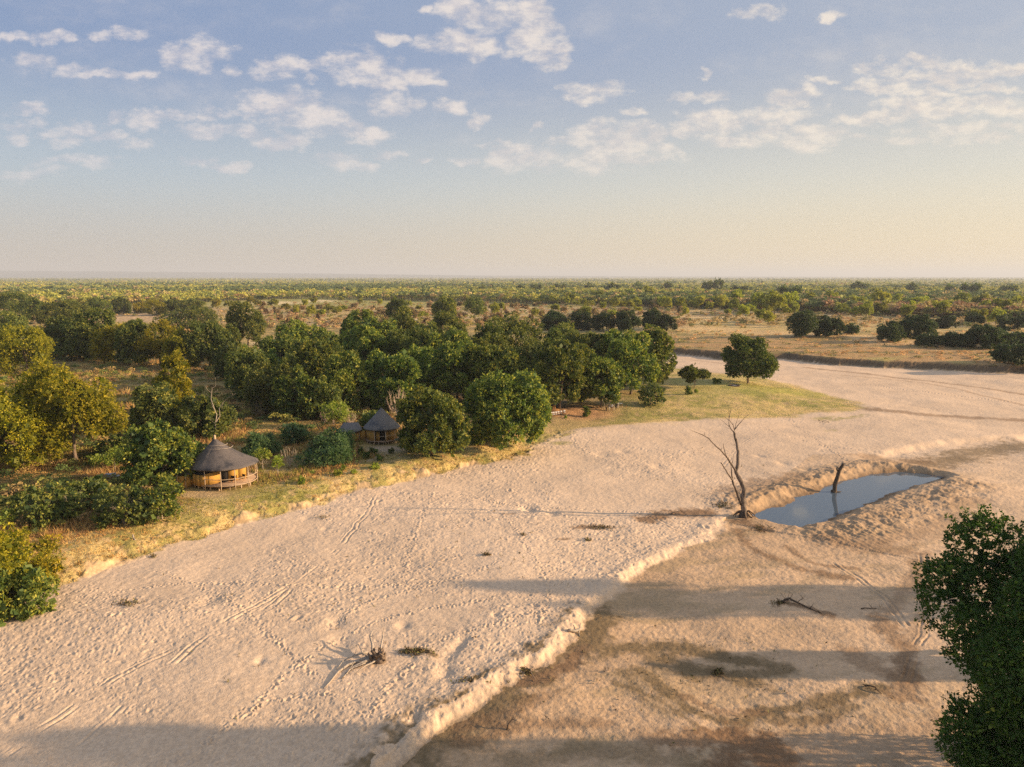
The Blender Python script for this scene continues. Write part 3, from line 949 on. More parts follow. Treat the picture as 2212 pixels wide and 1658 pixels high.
def crown_data(rx, h, zb, n_lobes, n_clumps, k, ls, seed, lobe=(.26, .42), flat=1.0, droop=.15, aspect=.5, ragged=.1, inner=.18, shape='dome', gap=0.0, core=.22, wob=.16):
    """crown of lobes between heights zb and h, half width rx"""
    rng = np.random.default_rng(seed)
    hh = (h - zb) / 2
    zc = zb + hh
    Lc, Lr = [], []
    for i in range(n_lobes):
        zz = rng.uniform(-1, 1)
        e_ = 2.4 if zz > 0 else (4.5 if shape == 'dome' else 2.2)
        hr = (1 - abs(zz) ** e_) ** (1 / e_)
        an_ = rng.uniform(0, 6.283)
        t = np.array([hr * math.cos(an_), hr * math.sin(an_), zz])
        rad = rng.uniform(.56, .76) if i > 3 else .25
        lr = rng.uniform(*lobe)
        if shape == 'flat': t[2] *= .6
        c = t * rad
        Lc.append(c)
        Lr.append(lr)
    Lc, Lr = np.array(Lc), np.array(Lr)
    if gap:
        keep = rng.random(len(Lc)) > gap
        keep[:4] = True
        Lc, Lr = Lc[keep], Lr[keep]
    m = int(n_clumps * 1.9)
    li = rng.choice(len(Lc), m, p=Lr ** 2 / (Lr ** 2).sum())
    d = rng.normal(0, 1, (m, 3))
    d += Lc[li] / (np.linalg.norm(Lc[li], axis=1)[:, None] + .2) * .8
    d[:, 2] += .25
    d /= np.linalg.norm(d, axis=1)[:, None]
    r = 1 + rng.normal(0, ragged, (m, 1)) + (rng.random((m, 1)) < .06) * rng.uniform(0, .25, (m, 1))
    p = Lc[li] + d * Lr[li][:, None] * r
    hid = np.zeros(m, bool)
    for j in range(len(Lc)):
        hid |= (np.linalg.norm(p - Lc[j], axis=1) < Lr[j] * .80) & (li != j)
    keep = ~hid | (rng.random(m) < inner)
    p, d = p[keep][:n_clumps], d[keep][:n_clumps]
    ext = max(.6, np.percentile(np.abs(p[:, 2]), 97))
    exr = max(.6, np.percentile(np.linalg.norm(p[:, :2], axis=1), 96))
    p[:, 2] = p[:, 2] / ext
    p[:, :2] = p[:, :2] / exr
    C = np.stack([p[:, 0] * rx, p[:, 1] * rx, zc + p[:, 2] * hh], 1)
    f1_, f2_, f3_ = rng.uniform(0, 6.28, 3)
    def warp(C):
        a = np.arctan2(C[:, 1], C[:, 0])
        hgt_ = (C[:, 2] - zb) / max(h - zb, .1)
        k_ = 1 + wob * (np.sin(2 * a + f1_) * .55 + np.sin(3 * a + f2_ + 2.5 * hgt_) * .6)
        C[:, :2] *= k_[:, None]
        C[:, 2] = zb + (C[:, 2] - zb) * (1 + wob * (np.sin(a + f3_) * .5 + np.sin(2 * a + f1_ * 2) * .5) * np.clip(np.hypot(C[:, 0], C[:, 1]) / rx, 0, 1) - wob * .25)
    warp(C)
    C[:, 2] = np.maximum(C[:, 2], zb * .8 + .1 + rng.random(len(C)) * .3)
    V, Q, ci = leaf_faces(C, d, k, ls, rng, droop, 1.0, aspect)
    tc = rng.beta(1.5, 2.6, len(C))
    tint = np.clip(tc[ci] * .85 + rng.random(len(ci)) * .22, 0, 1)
    # larger leaf sprays filling the inside of the crown, coloured dark for its inner shade
    ni = int(len(C) * core)
    if ni:
        li2 = rng.integers(0, len(Lc), ni)
        u = rng.normal(0, 1, (ni, 3))
        u /= np.linalg.norm(u, axis=1)[:, None]
        p2 = (Lc[li2] + u * Lr[li2][:, None] * rng.uniform(.2, .72, (ni, 1)))
        C2 = np.stack([p2[:, 0] / exr * rx, p2[:, 1] / exr * rx, zc + p2[:, 2] / ext * hh], 1)
        warp(C2)
        C2[:, 2] = np.maximum(C2[:, 2], zb + .3)
        V2, Q2, ci2 = leaf_faces(C2, u, 3, ls * 2.4, rng, droop, 1.0, .8)
        Q2 = Q2 + len(V)
        V, Q = np.concatenate([V, V2]), np.concatenate([Q, Q2])
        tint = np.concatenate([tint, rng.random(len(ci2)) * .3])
    V[:, 2] = np.maximum(V[:, 2], .03)
    return V, Q, np.repeat(tint, 4)


def crown(name, mat, *a, **k):
    V, Q, t = crown_data(*a, **k)
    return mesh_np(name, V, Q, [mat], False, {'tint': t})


def trunk_mesh(h, zb, rx, r0, seed, mat, limbs=6, stems=1, n=7):
    rng = random.Random(seed)
    mb = MB()
    for s_ in range(stems):
        lean = (rng.uniform(-.12, .12) * h + (s_ and rng.uniform(-.15, .15) * h), rng.uniform(-.1, .1) * h)
        b0 = (rng.uniform(-.3, .3) * (stems > 1), rng.uniform(-.3, .3) * (stems > 1))
        top = h * .72
        pts, rad = [], []
        for i in range(6):
            t = i / 5
            pts.append((b0[0] + lean[0] * t + rng.uniform(-.04, .04) * rx, b0[1] + lean[1] * t + rng.uniform(-.04, .04) * rx, top * t - .25 * (i == 0)))
            rad.append(r0 * (1.35 if i == 0 else 1 - .75 * t) / (1 if stems == 1 else 1.4))
        mb.tube(pts, rad, n)
        for k in range(limbs):
            t = rng.uniform(.3, .8)
            i = t * 5
            a = Vector(pts[int(i)]).lerp(Vector(pts[min(5, int(i) + 1)]), i % 1)
            an = 2 * math.pi * (k + rng.random()) / limbs
            L = rx * rng.uniform(.55, .85)
            e = a + Vector((math.cos(an) * L, math.sin(an) * L, (h - a.z) * rng.uniform(.3, .75)))
            mid = a.lerp(e, .5) + Vector((rng.uniform(-.1, .1) * rx, rng.uniform(-.1, .1) * rx, -.05 * h))
            rr = r0 * .45 * (1.15 - t)
            mb.tube([a, mid, e], [rr, rr * .65, rr * .2], 5)
            for q_ in range(2):
                e2 = mid + Vector((rng.uniform(-.35, .35) * rx, rng.uniform(-.35, .35) * rx, rng.uniform(.1, .4) * (h - a.z)))
                mb.tube([mid, e2], [rr * .5, rr * .12], 4)
    V = np.concatenate(mb.v)
    return mesh_np('trunk', V, [np.concatenate(mb.q), np.concatenate(mb.t)], [mat], True)


def empty(name, loc, rz=0.0, sc=None):
    o = bpy.data.objects.new(name, None)
    COL.objects.link(o)
    o.location = loc
    o.rotation_euler.z = rz
    if sc: o.scale = sc
    o.empty_display_size = .5
    return o


def spot(px, by, z=0.0):
    x, y = G(px, by, z)
    for _ in range(3):
        z = gz(x, y)
        x, y = G(px, by, z)
    return x, y, z


KIND = {  # material, leaf size, lobes, clumps per m2 of crown, leaves per clump, options
 'mahog': dict(mat='mahog', ls=.46, lob=(.15, .25), k=7, dens=3.6, opt=dict(droop=.1, aspect=.56)),
 'ever': dict(mat='ever', ls=.44, lob=(.17, .28), k=6, dens=3.4, opt=dict(droop=.1, aspect=.56)),
 'feather': dict(mat='feather', ls=.38, lob=(.14, .25), k=6, dens=2.9, opt=dict(droop=.1, aspect=.46, ragged=.20, gap=.05)),
 'mopane': dict(mat='mopane', ls=.60, lob=(.22, .36), k=5, dens=1.5, opt=dict(droop=.2, aspect=.5, ragged=.2, gap=.15)),
 'teal': dict(mat='teal', ls=.30, lob=(.22, .36), k=6, dens=3.6, opt=dict(droop=.2, aspect=.36, ragged=.26, wob=.28, gap=.15)),
 'lime': dict(mat='lime', ls=.26, lob=(.22, .36), k=5, dens=3.0, opt=dict(droop=.1, aspect=.45, ragged=.25, gap=.25)),
 'rust': dict(mat='rust', ls=.5, lob=(.25, .4), k=5, dens=2.2, opt=dict(droop=.1, aspect=.45, ragged=.25)),
}


def plant(name, kind, px, by, ty, w, label, cat='tree', group=None, zb=.16, seed=None, lobes=26, trunk='bark', stems=1, r0=None, depth=None, dens=1.0, ls=1.0, limbs=6):
    """a tree or bush: picture base point (px, by), top line ty, width w in picture px"""
    x, y, z = spot(px, by)
    if depth: y = depth; x = P(px, by, y).x; z = gz(x, y)
    h = P(px, ty, y).z - z
    rx = w / FPX * (y * CP + (HCAM - z - h / 2) * SP) / 2
    y2 = y
    kd = KIND[kind]
    seed = seed if seed is not None else int(px * 7 + by * 13) % 9973
    root = empty(name, (x, y2, z))
    zb_m = h * zb
    area = 4 * math.pi * rx * rx * .5 + 2 * math.pi * rx * (h - zb_m)
    lsz = kd['ls'] * ls
    if y < 90: lsz *= .8
    if y > 200: lsz *= 1.15
    lsz = min(lsz, max(.12, rx * .30))
    n = int(min(4200 if y < 150 else 2600, max(90, area * kd['dens'] * dens * (.42 / lsz) ** 1.6)))
    opt = dict(kd['opt'])
    lm = M['deep'] if name in ('round_tree', 'thicket_bush') and px > 1150 else M[kd['mat']]
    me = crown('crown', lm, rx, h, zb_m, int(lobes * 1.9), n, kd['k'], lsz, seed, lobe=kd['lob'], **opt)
    link('crown', me, root)
    r0 = r0 or max(.05, h * .020)
    link('trunk', trunk_mesh(h * .95, zb_m, rx * .9, r0, seed, M[trunk], limbs, stems), root)
    tag(root, label, cat, group)
    return root


GROVE = 'mahogany trees of the dark riverside grove'
T = plant
# free-standing and front-row trees
T('mahogany_tree', 'mahog', 1092, 965, 806, 190, 'large rounded glossy green tree at the sand edge, broadest of the front row', zb=.07, lobes=34)
T('mahogany_tree', 'mahog', 934, 984, 843, 150, 'round yellow-tipped green tree standing directly beside the grey-roofed hut', zb=.07, lobes=30)
T('leafy_tree', 'mahog', 352, 1052, 914, 150, 'bushy bright green tree pressed against the brown-roofed hut', zb=.08, lobes=26, ls=.95)
T('acacia_tree', 'feather', 162, 1003, 788, 178, 'tall golden-olive feathery tree with a pale bare trunk foot', zb=.13, lobes=34)
T('acacia_tree', 'feather', 45, 1012, 822, 215, 'wide olive-green feathery tree beside the golden one', zb=.05, lobes=34)
T('acacia_tree', 'feather', 108, 975, 815, 110, 'darker olive tree filling the gap behind the golden one', zb=.05)
for a in [(905,870,752,95,'shadowed tree between hut tree and deep grove'), (1042,872,755,90,'dark tree squeezed behind the largest front-row tree'), (1150,888,790,80,'low dark tree closing the grove behind the benches'), (1255,872,752,90,'dark tree between the benches and the people'),
          (735,850,742,90,'dark tree behind the lighter rounded one'), (575,862,758,85,'dull tree among tangled ones at the scrub side'), (700,905,815,80,'low dark tree above the pale twiggy one'), (930,800,700,95,'dark tree under the pointed crown'), (1060,815,705,95,'dark tree before the widest olive crown'),
          (1340,800,712,85,'dark crown behind the lawn end of the grove'), (825,800,690,80,'dark crown beside the rusty wedge'), (1180,800,715,80,'dark crown before the first ball-shaped tree'), (500,820,745,70,'small dark tree by the open grass'), (640,850,770,80,'rounded dark tree over the sprawling one')]:
    T('grove_tree', 'mahog' if int(a[0]) % 2 else 'ever', a[0], a[1], a[2], a[3], a[4], zb=.04, dens=.85)
T('leafy_tree', 'feather', 380, 930, 768, 92, 'narrow upright yellow-green tree rising behind dark bushes', zb=.25, lobes=18)
T('dark_bush', 'ever', 342, 942, 832, 118, 'big dark bushy thicket tree below the narrow yellow-green tree', zb=.04, lobes=24)
T('dark_bush', 'ever', 440, 945, 858, 118, 'dark green bush with the bleached forked tree poking out of it', zb=.03)
T('riverside_tree', 'ever', 1615, 828, 730, 116, 'single dense dark round tree on the grassy point by the river', zb=.10, lobes=28, stems=2)
T('small_tree', 'ever', 1499, 838, 794, 64, 'small umbrella-shaped tree on the green lawn', zb=.35, lobes=16, stems=2)
T('thin_bush', 'ever', 1407, 878, 829, 54, 'thin olive bush on the lawn under the grove edge', 'bush', zb=.08, dens=.45, stems=3)
T('clipped_shrub', 'ever', 1549, 829, 816, 14, 'tiny round shrub between small tree and single riverside tree', 'shrub', zb=.05, lobes=8)
T('clipped_shrub', 'ever', 1487, 852, 834, 14, 'tiny dark shrub in front of the umbrella-shaped tree', 'shrub', zb=.05, lobes=8)
T('clipped_shrub', 'lime', 1503, 849, 841, 9, 'low pale tuft beside the tiny dark shrub on the lawn', 'shrub', zb=.05, lobes=8)
T('small_shrub', 'mahog', 1267, 901, 879, 16, 'knee-high leafy shrub alone between benches and standing people', 'shrub', zb=.05, lobes=8)
# right end of the grove
T('mahogany_tree', 'mahog', 1362, 852, 727, 112, 'dark tree with bare trunk foot at the lawn end of the grove', GROVE and 'tree', zb=.14, lobes=28)
T('grove_tree', 'ever', 1412, 838, 708, 84, 'olive tree rising behind the last tree of the grove', zb=.12)
T('mahogany_tree', 'mahog', 1207, 884, 738, 138, 'tall dark tree standing over the wooden benches', zb=.16, lobes=32)
T('mahogany_tree', 'mahog', 1300, 882, 775, 92, 'dark rounded tree shading the group of people', zb=.18, lobes=26)
T('mahogany_tree', 'mahog', 1080, 878, 752, 150, 'broad dark tree behind the largest front-row tree', zb=.1, lobes=28)
T('mahogany_tree', 'mahog', 985, 875, 745, 112, 'shadowed dark tree behind the gap of the two front trees', zb=.1)
T('mahogany_tree', 'mahog', 850, 890, 764, 128, 'dense dark tree standing behind the grey-roofed hut', zb=.06, lobes=28)
T('mahogany_tree', 'mahog', 756, 890, 762, 112, 'dark tree with lit yellow tips behind the small thatched annex', zb=.06)
T('mahogany_tree', 'mahog', 690, 862, 736, 100, 'rounded lighter green tree in the middle of the grove front', zb=.06)
T('leafy_tree', 'mahog', 640, 905, 800, 90, 'yellow-green sprawling tree at the open scrub side of the grove', zb=.05, dens=.8)
T('grove_tree', 'ever', 590, 895, 785, 110, 'dark tangled tree above the brown scrub', zb=.04)
T('grove_tree', 'ever', 545, 870, 760, 100, 'dark dull tree at the open end of the grove', zb=.04)
T('grove_tree', 'mahog', 530, 840, 745, 80, 'yellow-topped small tree behind the dull end tree', zb=.05)
T('grove_tree', 'ever', 610, 830, 725, 105, 'dark rounded tree behind the tangled one', zb=.05)
T('grove_tree', 'mahog', 655, 798, 697, 118, 'tall dark green tree at the back of the grove beside rusty scrub', zb=.05)
T('grove_tree', 'ever', 720, 815, 715, 100, 'grey-green tree deep inside the grove', zb=.05)
T('grove_tree', 'mahog', 790, 830, 705, 120, 'tall dark tree rising in the grove centre', zb=.05)
T('grove_tree', 'mahog', 778, 785, 671, 86, 'green domed tree topping the back edge of the grove', zb=.05)
T('grove_tree', 'ever', 890, 835, 712, 125, 'very dark broad tree above the hut clearing', zb=.05)
T('grove_tree', 'ever', 873, 768, 664, 66, 'dark pointed crown standing above the grove roof', zb=.05)
T('grove_tree', 'mahog', 965, 845, 722, 112, 'dark tree between hut clearing and the broad olive crown', zb=.05)
T('grove_tree', 'ever', 962, 775, 676, 100, 'flat-topped dark crown at the grove back', zb=.05)
T('grove_tree', 'ever', 1022, 835, 725, 100, 'deep green tree behind the shadowed gap', zb=.05)
T('grove_tree', 'ever', 1105, 805, 682, 160, 'widest olive-green crown at the back of the grove', zb=.05, lobes=34)
T('grove_tree', 'ever', 1150, 845, 735, 110, 'dull green tree behind the benches tree', zb=.05)
T('grove_tree', 'ever', 1222, 792, 699, 76, 'small olive crown rising behind the grove roofline', zb=.06)
T('grove_tree', 'ever', 1270, 822, 722, 112, 'dark broad crown behind the camp clearing', zb=.06)
T('grove_tree', 'mahog', 1325, 822, 716, 90, 'dark green crown behind the tree with bare trunk foot', zb=.06)
T('rusty_tree', 'rust', 838, 775, 690, 40, 'reddish-brown leafless-looking crown wedged in the green grove', zb=.1)
T('rusty_tree', 'rust', 940, 800, 735, 34, 'small rusty crown in the shade of the grove centre', zb=.1)
T('grey_tree', 'lime', 1170, 820, 752, 30, 'greyish bare-twigged crown in the middle of the grove', zb=.1, dens=.4, trunk='pale')
# left middle distance
T('round_tree', 'feather', 57, 812, 707, 116, 'large rounded olive tree alone in the golden grass', zb=.04, lobes=30)
T('dark_tree', 'ever', 5, 805, 700, 84, 'dark tree half cut off behind the rounded olive tree', zb=.05)
T('dark_tree', 'ever', 15, 745, 672, 90, 'dark broad tree above the rounded olive tree', zb=.05)
T('dark_tree', 'ever', 128, 775, 688, 86, 'dark tree at the open grass end of the long tree row', zb=.05)
T('dark_tree', 'ever', 175, 778, 692, 90, 'dark tree second along the long tree row', zb=.05)
T('dark_tree', 'ever', 216, 778, 669, 96, 'tallest dark crown of the long tree row', zb=.05)
T('dark_tree', 'feather', 258, 782, 702, 88, 'greener rounded crown midway in the long tree row', zb=.05)
T('dark_tree', 'ever', 300, 788, 692, 92, 'dark crown past the middle of the long tree row', zb=.05)
T('dark_tree', 'feather', 348, 792, 699, 88, 'green crown near the grove end of the long tree row', zb=.05)
T('dark_tree', 'feather', 398, 800, 716, 84, 'yellow-lit low crown at the end of the long tree row', zb=.05)
T('dark_tree', 'ever', 452, 798, 694, 100, 'dark domed tree between tree row and grove', zb=.05)
T('dark_tree', 'ever', 492, 775, 705, 60, 'slim dark tree behind the domed one', zb=.05)
T('spreading_tree', 'ever', 533, 756, 655, 88, 'tall loose-crowned dark tree rising over the scrub', zb=.08, lobes=28)
T('spreading_tree', 'ever', 413, 716, 664, 126, 'very broad dark crown beside the little lake', zb=.05, lobes=30)
T('dark_tree', 'ever', 35, 693, 628, 74, 'dark crown on the plain, tallest toward the picture corner', zb=.06)
T('dark_tree', 'ever', 75, 700, 643, 66, 'dark crown next to the tallest plain tree', zb=.06)
T('dark_tree', 'ever', 112, 706, 655, 60, 'broad dark crown before the lake bank', zb=.06)
T('dark_tree', 'ever', 150, 712, 650, 56, 'dark green crown with olive lit side near the lake', zb=.06)
T('dark_tree', 'ever', 178, 690, 655, 34, 'small dark crown behind the lake trees', zb=.06)
T('dark_tree', 'ever', 215, 683, 645, 52, 'rounded dark crown on the far lake bank', zb=.06)
T('dark_tree', 'ever', 263, 681, 644, 42, 'second dark crown on the far lake bank', zb=.06)
T('dark_tree', 'feather', 303, 679, 653, 32, 'small olive crown on the far lake bank', zb=.06)
T('dark_tree', 'feather', 338, 682, 649, 40, 'rounded brown-olive crown on the far lake bank', zb=.06)
T('dark_tree', 'ever', 375, 676, 648, 38, 'dark low crown past the lake end', zb=.06)
T('dark_tree', 'ever', 418, 678, 647, 54, 'flat dark crown behind the very broad one', zb=.06)
T('dark_tree', 'ever', 143, 652, 630, 28, 'lone dark crown far out on the olive plain', zb=.1)
# trees standing in the rusty scrub
T('plain_tree', 'ever', 858, 704, 642, 42, 'upright dark tree standing in rusty scrub behind the grove', zb=.25)
T('plain_tree', 'mahog', 962, 706, 641, 50, 'full green round-crowned tree in the rusty scrub', zb=.2)
T('plain_tree', 'ever', 1027, 694, 643, 42, 'open-branched tree with visible fork in the rusty scrub', zb=.3, dens=.6)
T('round_tree', 'mahog', 1193, 714, 674, 54, 'first of the very dark ball-shaped trees behind the grove', zb=.04)
T('round_tree', 'mahog', 1249, 714, 673, 56, 'second very dark ball-shaped tree, next to dry straw grass', zb=.04)
T('round_tree', 'ever', 1303, 716, 677, 50, 'third dark ball-shaped tree, duller than its neighbours', zb=.04)
T('round_tree', 'mahog', 1355, 716, 672, 58, 'fourth dark ball-shaped tree, widest of the line', zb=.04)
T('round_tree', 'ever', 1406, 713, 668, 42, 'fifth dark tree of the line, taller and ragged', zb=.05)
T('round_tree', 'mahog', 1440, 715, 683, 38, 'small last dark tree of the line before the open plain', zb=.04)
T('round_tree', 'ever', 1733, 728, 671, 62, 'tall dark clump tree on the flood plain across the river', zb=.03)
T('round_tree', 'mahog', 1785, 728, 685, 66, 'lower dark clump joined to the tall one across the river', zb=.03)
T('round_tree', 'ever', 1839, 722, 701, 30, 'small dark bush right beside the joined clumps', zb=.03)
T('round_tree', 'ever', 1922, 738, 695, 60, 'dark sloping bush of the second clump across the river', zb=.03)
T('round_tree', 'ever', 1975, 731, 681, 74, 'high rounded dark crown of the second clump across the river', zb=.03)
for px, by, ty, w, lb in [(2010,748,722,60,'low dark bush starting the long thicket across the river'), (2060,750,718,60,'low dark bush second in the long thicket'), (2092,748,722,50,'flat dark bush inside the long thicket'),
                          (2124,754,704,70,'tall dark bush in the middle of the long thicket'), (2166,752,712,52,'rounded dark bush past the tall one in the thicket'), (2047,710,683,44,'dark bush behind the start of the thicket'),
                          (2102,704,677,36,'upright dark bush behind the thicket middle'), (2190,714,680,66,'wide dark bush behind the thicket end'), (2180,784,746,64,'dark bush near the river bank at the picture edge'),
                          (2214,790,742,50,'dark bush cut by the picture edge above the river'), (2205,748,716,50,'dark bush at the thicket end by the picture edge')]:
    T('thicket_bush', 'ever', px, by, ty, w, lb, 'bush', 'dark bushes of the thicket across the river', zb=.02, lobes=18, dens=.9)
# bushes around the camp
T('leafy_bush', 'teal', 566, 988, 932, 84, 'dark blue-green bush just past the brown-roofed hut', 'bush', zb=.03)
T('leafy_bush', 'teal', 712, 1001, 936, 128, 'largest blue-green bush, in front of the small thatched annex', 'bush', zb=.02, lobes=34)
T('leafy_bush', 'teal', 640, 960, 915, 60, 'small green bush behind the two blue-green ones', 'bush', zb=.03)
T('leafy_tree', 'lime', 725, 925, 868, 60, 'pale green twiggy tree behind the small annex', zb=.2, dens=.6, trunk='pale2', stems=3)
T('leafy_bush', 'ever', 806, 940, 893, 60, 'green bush between annex roof and hut cone', 'bush', zb=.04)
T('river_bush', 'feather', -12, 1300, 1150, 150, 'tallest yellow-green bush over the sand, cut by the picture edge', 'bush', zb=.02, lobes=30, ls=.85)
T('river_bush', 'feather', 72, 1268, 1168, 112, 'bright yellow-green bush with loose twigs on the cut bank', 'bush', zb=.02, ls=.85)
T('river_bush', 'mahog', 45, 1322, 1228, 130, 'low green bush spilling from the bank onto the sand', 'bush', zb=.02, ls=.85)
T('arching_bush', 'ever', 272, 1132, 1052, 120, 'arching thorny bush with pale twigs on the bank', 'bush', dens=.55, zb=.02, trunk='pale', stems=3, limbs=9)
T('arching_bush', 'mahog', 345, 1122, 1032, 92, 'leafy bush with arching twigs in front of the reed wall', 'bush', dens=.55, zb=.02, trunk='pale', stems=3, limbs=9)
T('arching_bush', 'ever', 100, 1132, 1052, 125, 'wide dark bush between bank grass and golden tree', 'bush', dens=.55, zb=.02, trunk='pale', stems=3)
T('arching_bush', 'ever', 190, 1100, 1038, 100, 'mid-green bush in front of the reed enclosure', 'bush', dens=.55, zb=.02)
T('low_bush', 'ever', 250, 992, 948, 76, 'low dark bush in dry grass above the reed enclosure', 'bush', zb=.03)
T('young_tree', 'lime', 248, 1018, 972, 34, 'slender young tree with lime leaves near the reed enclosure', zb=.35, trunk='pale', limbs=4)
T('young_tree', 'lime', 19, 1150, 1102, 34, 'slender pale-stemmed young tree above the river bush', zb=.45, trunk='pale', limbs=4, dens=.6)
T('young_tree', 'lime', 205, 1010, 985, 30, 'low lime-leaved sapling under the golden tree', zb=.1, trunk='pale')
T('young_tree', 'lime', 568, 1015, 971, 42, 'small tree with yellow-green tuft and straight pale stem', zb=.55, trunk='pale', limbs=6, dens=.4, r0=.09)
T('young_tree', 'lime', 600, 1027, 988, 22, 'tiny sparse tree standing in front of its two neighbours', zb=.5, trunk='pale', limbs=6, dens=.4, r0=.08)

SHR = 'small planted shrubs before the grey-roofed hut'
for i, (px, by, hpx, wpx, lb) in enumerate([(780,984,16,12,'upright shrub closest to the big blue-green bush'), (803,980,14,11,'upright shrub second in the planted row'), (812,983,12,10,'shrub beside the second one of the planted row'), (793,991,13,14,'round shrub below the planted row'),
        (820,996,13,15,'round shrub beside the foot path below the hut'), (846,980,13,11,'shrub at the hut tree end of the planted row'), (742,1017,10,14,'small green shrub at the foot path start'), (730,1028,12,18,'bright green shrub in the bank grass'),
        (765,1024,6,14,'flat green tuft near the bright green shrub'), (811,1014,11,18,'yellowish shrub on the bank below the path'), (653,1045,11,20,'brown-green shrub on the bank grass'), (648,1014,6,9,'tiny shrub near the bare forked tree'),
        (671,1026,5,14,'low tuft between bare forked tree and bank'), (1222,905,6,6,'tiny tuft near the white chairs')]):
    T('small_shrub', 'mahog' if i < 6 else 'lime', px, by, by - hpx, wpx, lb, 'shrub', zb=.03, lobes=8, dens=1.3, ls=.8)


# ------------------------------------------------------------------ bare trees
def bare_tree(name, paths, D, label, mat, base, twigs=0, seed=1, cat='dead tree', tl=(.5, 1.4), part=None):
    """limbs given as picture polylines [(px,py,depth offset)], radii start/end in m"""
    rng = random.Random(seed)
    bx, by_, bz = base
    root = empty(name, (bx, by_, bz))
    mt, ml = MB(), MB()
    for j, (pts, r0, r1) in enumerate(paths):
        W = [P(p[0], p[1], D + (p[2] if len(p) > 2 else 0)) - Vector((bx, by_, bz)) for p in pts]
        # subdivide with slight wobble
        S = []
        for a, b in zip(W[:-1], W[1:]):
            for k in range(3):
                t = k / 3
                q_ = a.lerp(b, t)
                if not (k == 0):
                    q_ += Vector((rng.uniform(-1, 1), rng.uniform(-1, 1), rng.uniform(-1, 1))) * (b - a).length * .025
                S.append(q_)
        S.append(W[-1])
        if j == 0: S[0].z = -.35
        n = len(S)
        rad = [(r0 + (r1 - r0) * (i / (n - 1)) ** .8) * rng.uniform(.92, 1.08) for i in range(n)]
        (mt if j == 0 else ml).tube(S, rad, 8 if r0 > .12 else 5)
        for k in range(twigs):
            i = rng.randrange(max(1, n // 3), n)
            d = Vector((rng.uniform(-1, 1), rng.uniform(-.8, .8), rng.uniform(0, 1.1))).normalized()
            L = rng.uniform(*tl)
            a = S[i]
            ml.tube([a, a + d * L * .5 + Vector((0, 0, .06)), a + d * L + Vector((0, 0, .2 * L))], [rad[i] * .45, rad[i] * .3, .006], 4)
    mt.build('trunk', mat, root, True)
    if ml.v: ml.build('branch', mat, root, True)
    tag(root, label, cat)
    return root


# tall dead tree by the pool; limb points follow 3 main leaders
bx, by_, bz = spot(1606, 1118, -1.4)
D0 = by_
q3 = lambda L: [(2400 / 1.6275 + a / 2212 * 700 / 1.6275, 1400 / 1.6275 + b / 2212 * 700 / 1.6275, c) for a, b, c in L]
dt = bare_tree('dead_tree', [
    (q3([(690,1330,0),(680,1230,0),(665,1130,0),(685,1010,.2),(650,930,.4),(615,870,.5),(590,820,.5),(612,740,.6),(618,600,.8),(600,500,.9),(578,420,1.0),(570,375,1.0)]), .42, .13),
    (q3([(655,1180,0),(625,1110,-.3),(590,1020,-.5),(555,930,-.6),(545,850,-.5),(540,770,-.4)]), .24, .06),
    (q3([(555,915,-.6),(510,850,-1.0),(465,780,-1.4),(425,718,-1.7)]), .12, .06),
    (q3([(590,815,.5),(545,740,.2),(500,670,-.2),(440,600,-.8),(360,525,-1.4),(290,450,-1.8),(210,405,-2.2),(130,375,-2.5),(75,350,-2.7)]), .17, .015),
    (q3([(492,660,-.2),(470,600,-.3),(455,540,-.3),(450,508,-.3)]), .06, .035),
    (q3([(430,590,-.9),(436,550,-1.0)]), .035, .015),
    (q3([(545,735,.2),(560,690,.1),(565,640,.1)]), .045, .02), (q3([(510,680,-.2),(515,640,-.2),(520,600,0)]), .025, .008),
    (q3([(575,385,1),(540,350,1.3),(515,300,1.5),(515,210,1.6),(512,115,1.6)]), .10, .012), (q3([(515,230,1.6),(527,170,1.7),(538,115,1.8)]), .05, .025),
    (q3([(516,250,1.5),(480,220,1.8),(443,190,2.0)]), .04, .01), (q3([(520,320,1.4),(470,280,1.8),(415,232,2.2)]), .045, .008),
    (q3([(577,360,1),(560,300,.6),(530,260,.5),(520,240,.5)]), .07, .03), (q3([(580,350,1),(590,290,1.2),(610,230,1.4),(640,170,1.6)]), .06, .01),
    (q3([(582,345,1),(625,290,.8),(670,240,.6),(732,180,.3)]), .075, .02), (q3([(525,345,1.3),(490,330,1.6),(450,322,1.8)]), .02, .006),
    (q3([(600,530,.9),(605,470,1),(600,450,1)]), .03, .02), (q3([(620,905,.4),(590,895,.2),(525,897,-.6)]), .02, .006), (q3([(432,755,-1.7),(412,752,-1.8)]), .02, .005),
    (q3([(203,405,-2.2),(175,425,-2.4)]), .015, .005), (q3([(300,455,-1.8),(320,440,-1.8)]), .012, .004)],
    D0, 'tall bare dead tree with forked grey limbs standing at the pool end', M['deadbark'], (bx, by_, bz), twigs=1, seed=5, tl=(.2, .6))
rt = MB()
rng = random.Random(11)
for k in range(26):
    a = rng.uniform(-1.3, 2.4) if k % 2 else rng.uniform(0, 6.28)
    L = rng.uniform(.5, 1.7)
    z0 = rng.uniform(.1, .7)
    pts = [(0, 0, z0), (math.cos(a) * L * .4, math.sin(a) * L * .4, z0 + rng.uniform(-.1, .35)), (math.cos(a) * L * .8, math.sin(a) * L * .8, z0 * .6 + rng.uniform(-.2, .2)), (math.cos(a) * L + rng.uniform(-.3, .3), math.sin(a) * L, rng.uniform(-.3, .15))]
    rt.tube(pts, [.17, .11, .07, .02], 5)
rt.tube([(0, 0, -.4), (0, 0, .2), (.05, 0, .7)], [.75, .6, .4], 9)
rt.build('root_plate', M['wetwood'], dt, True)

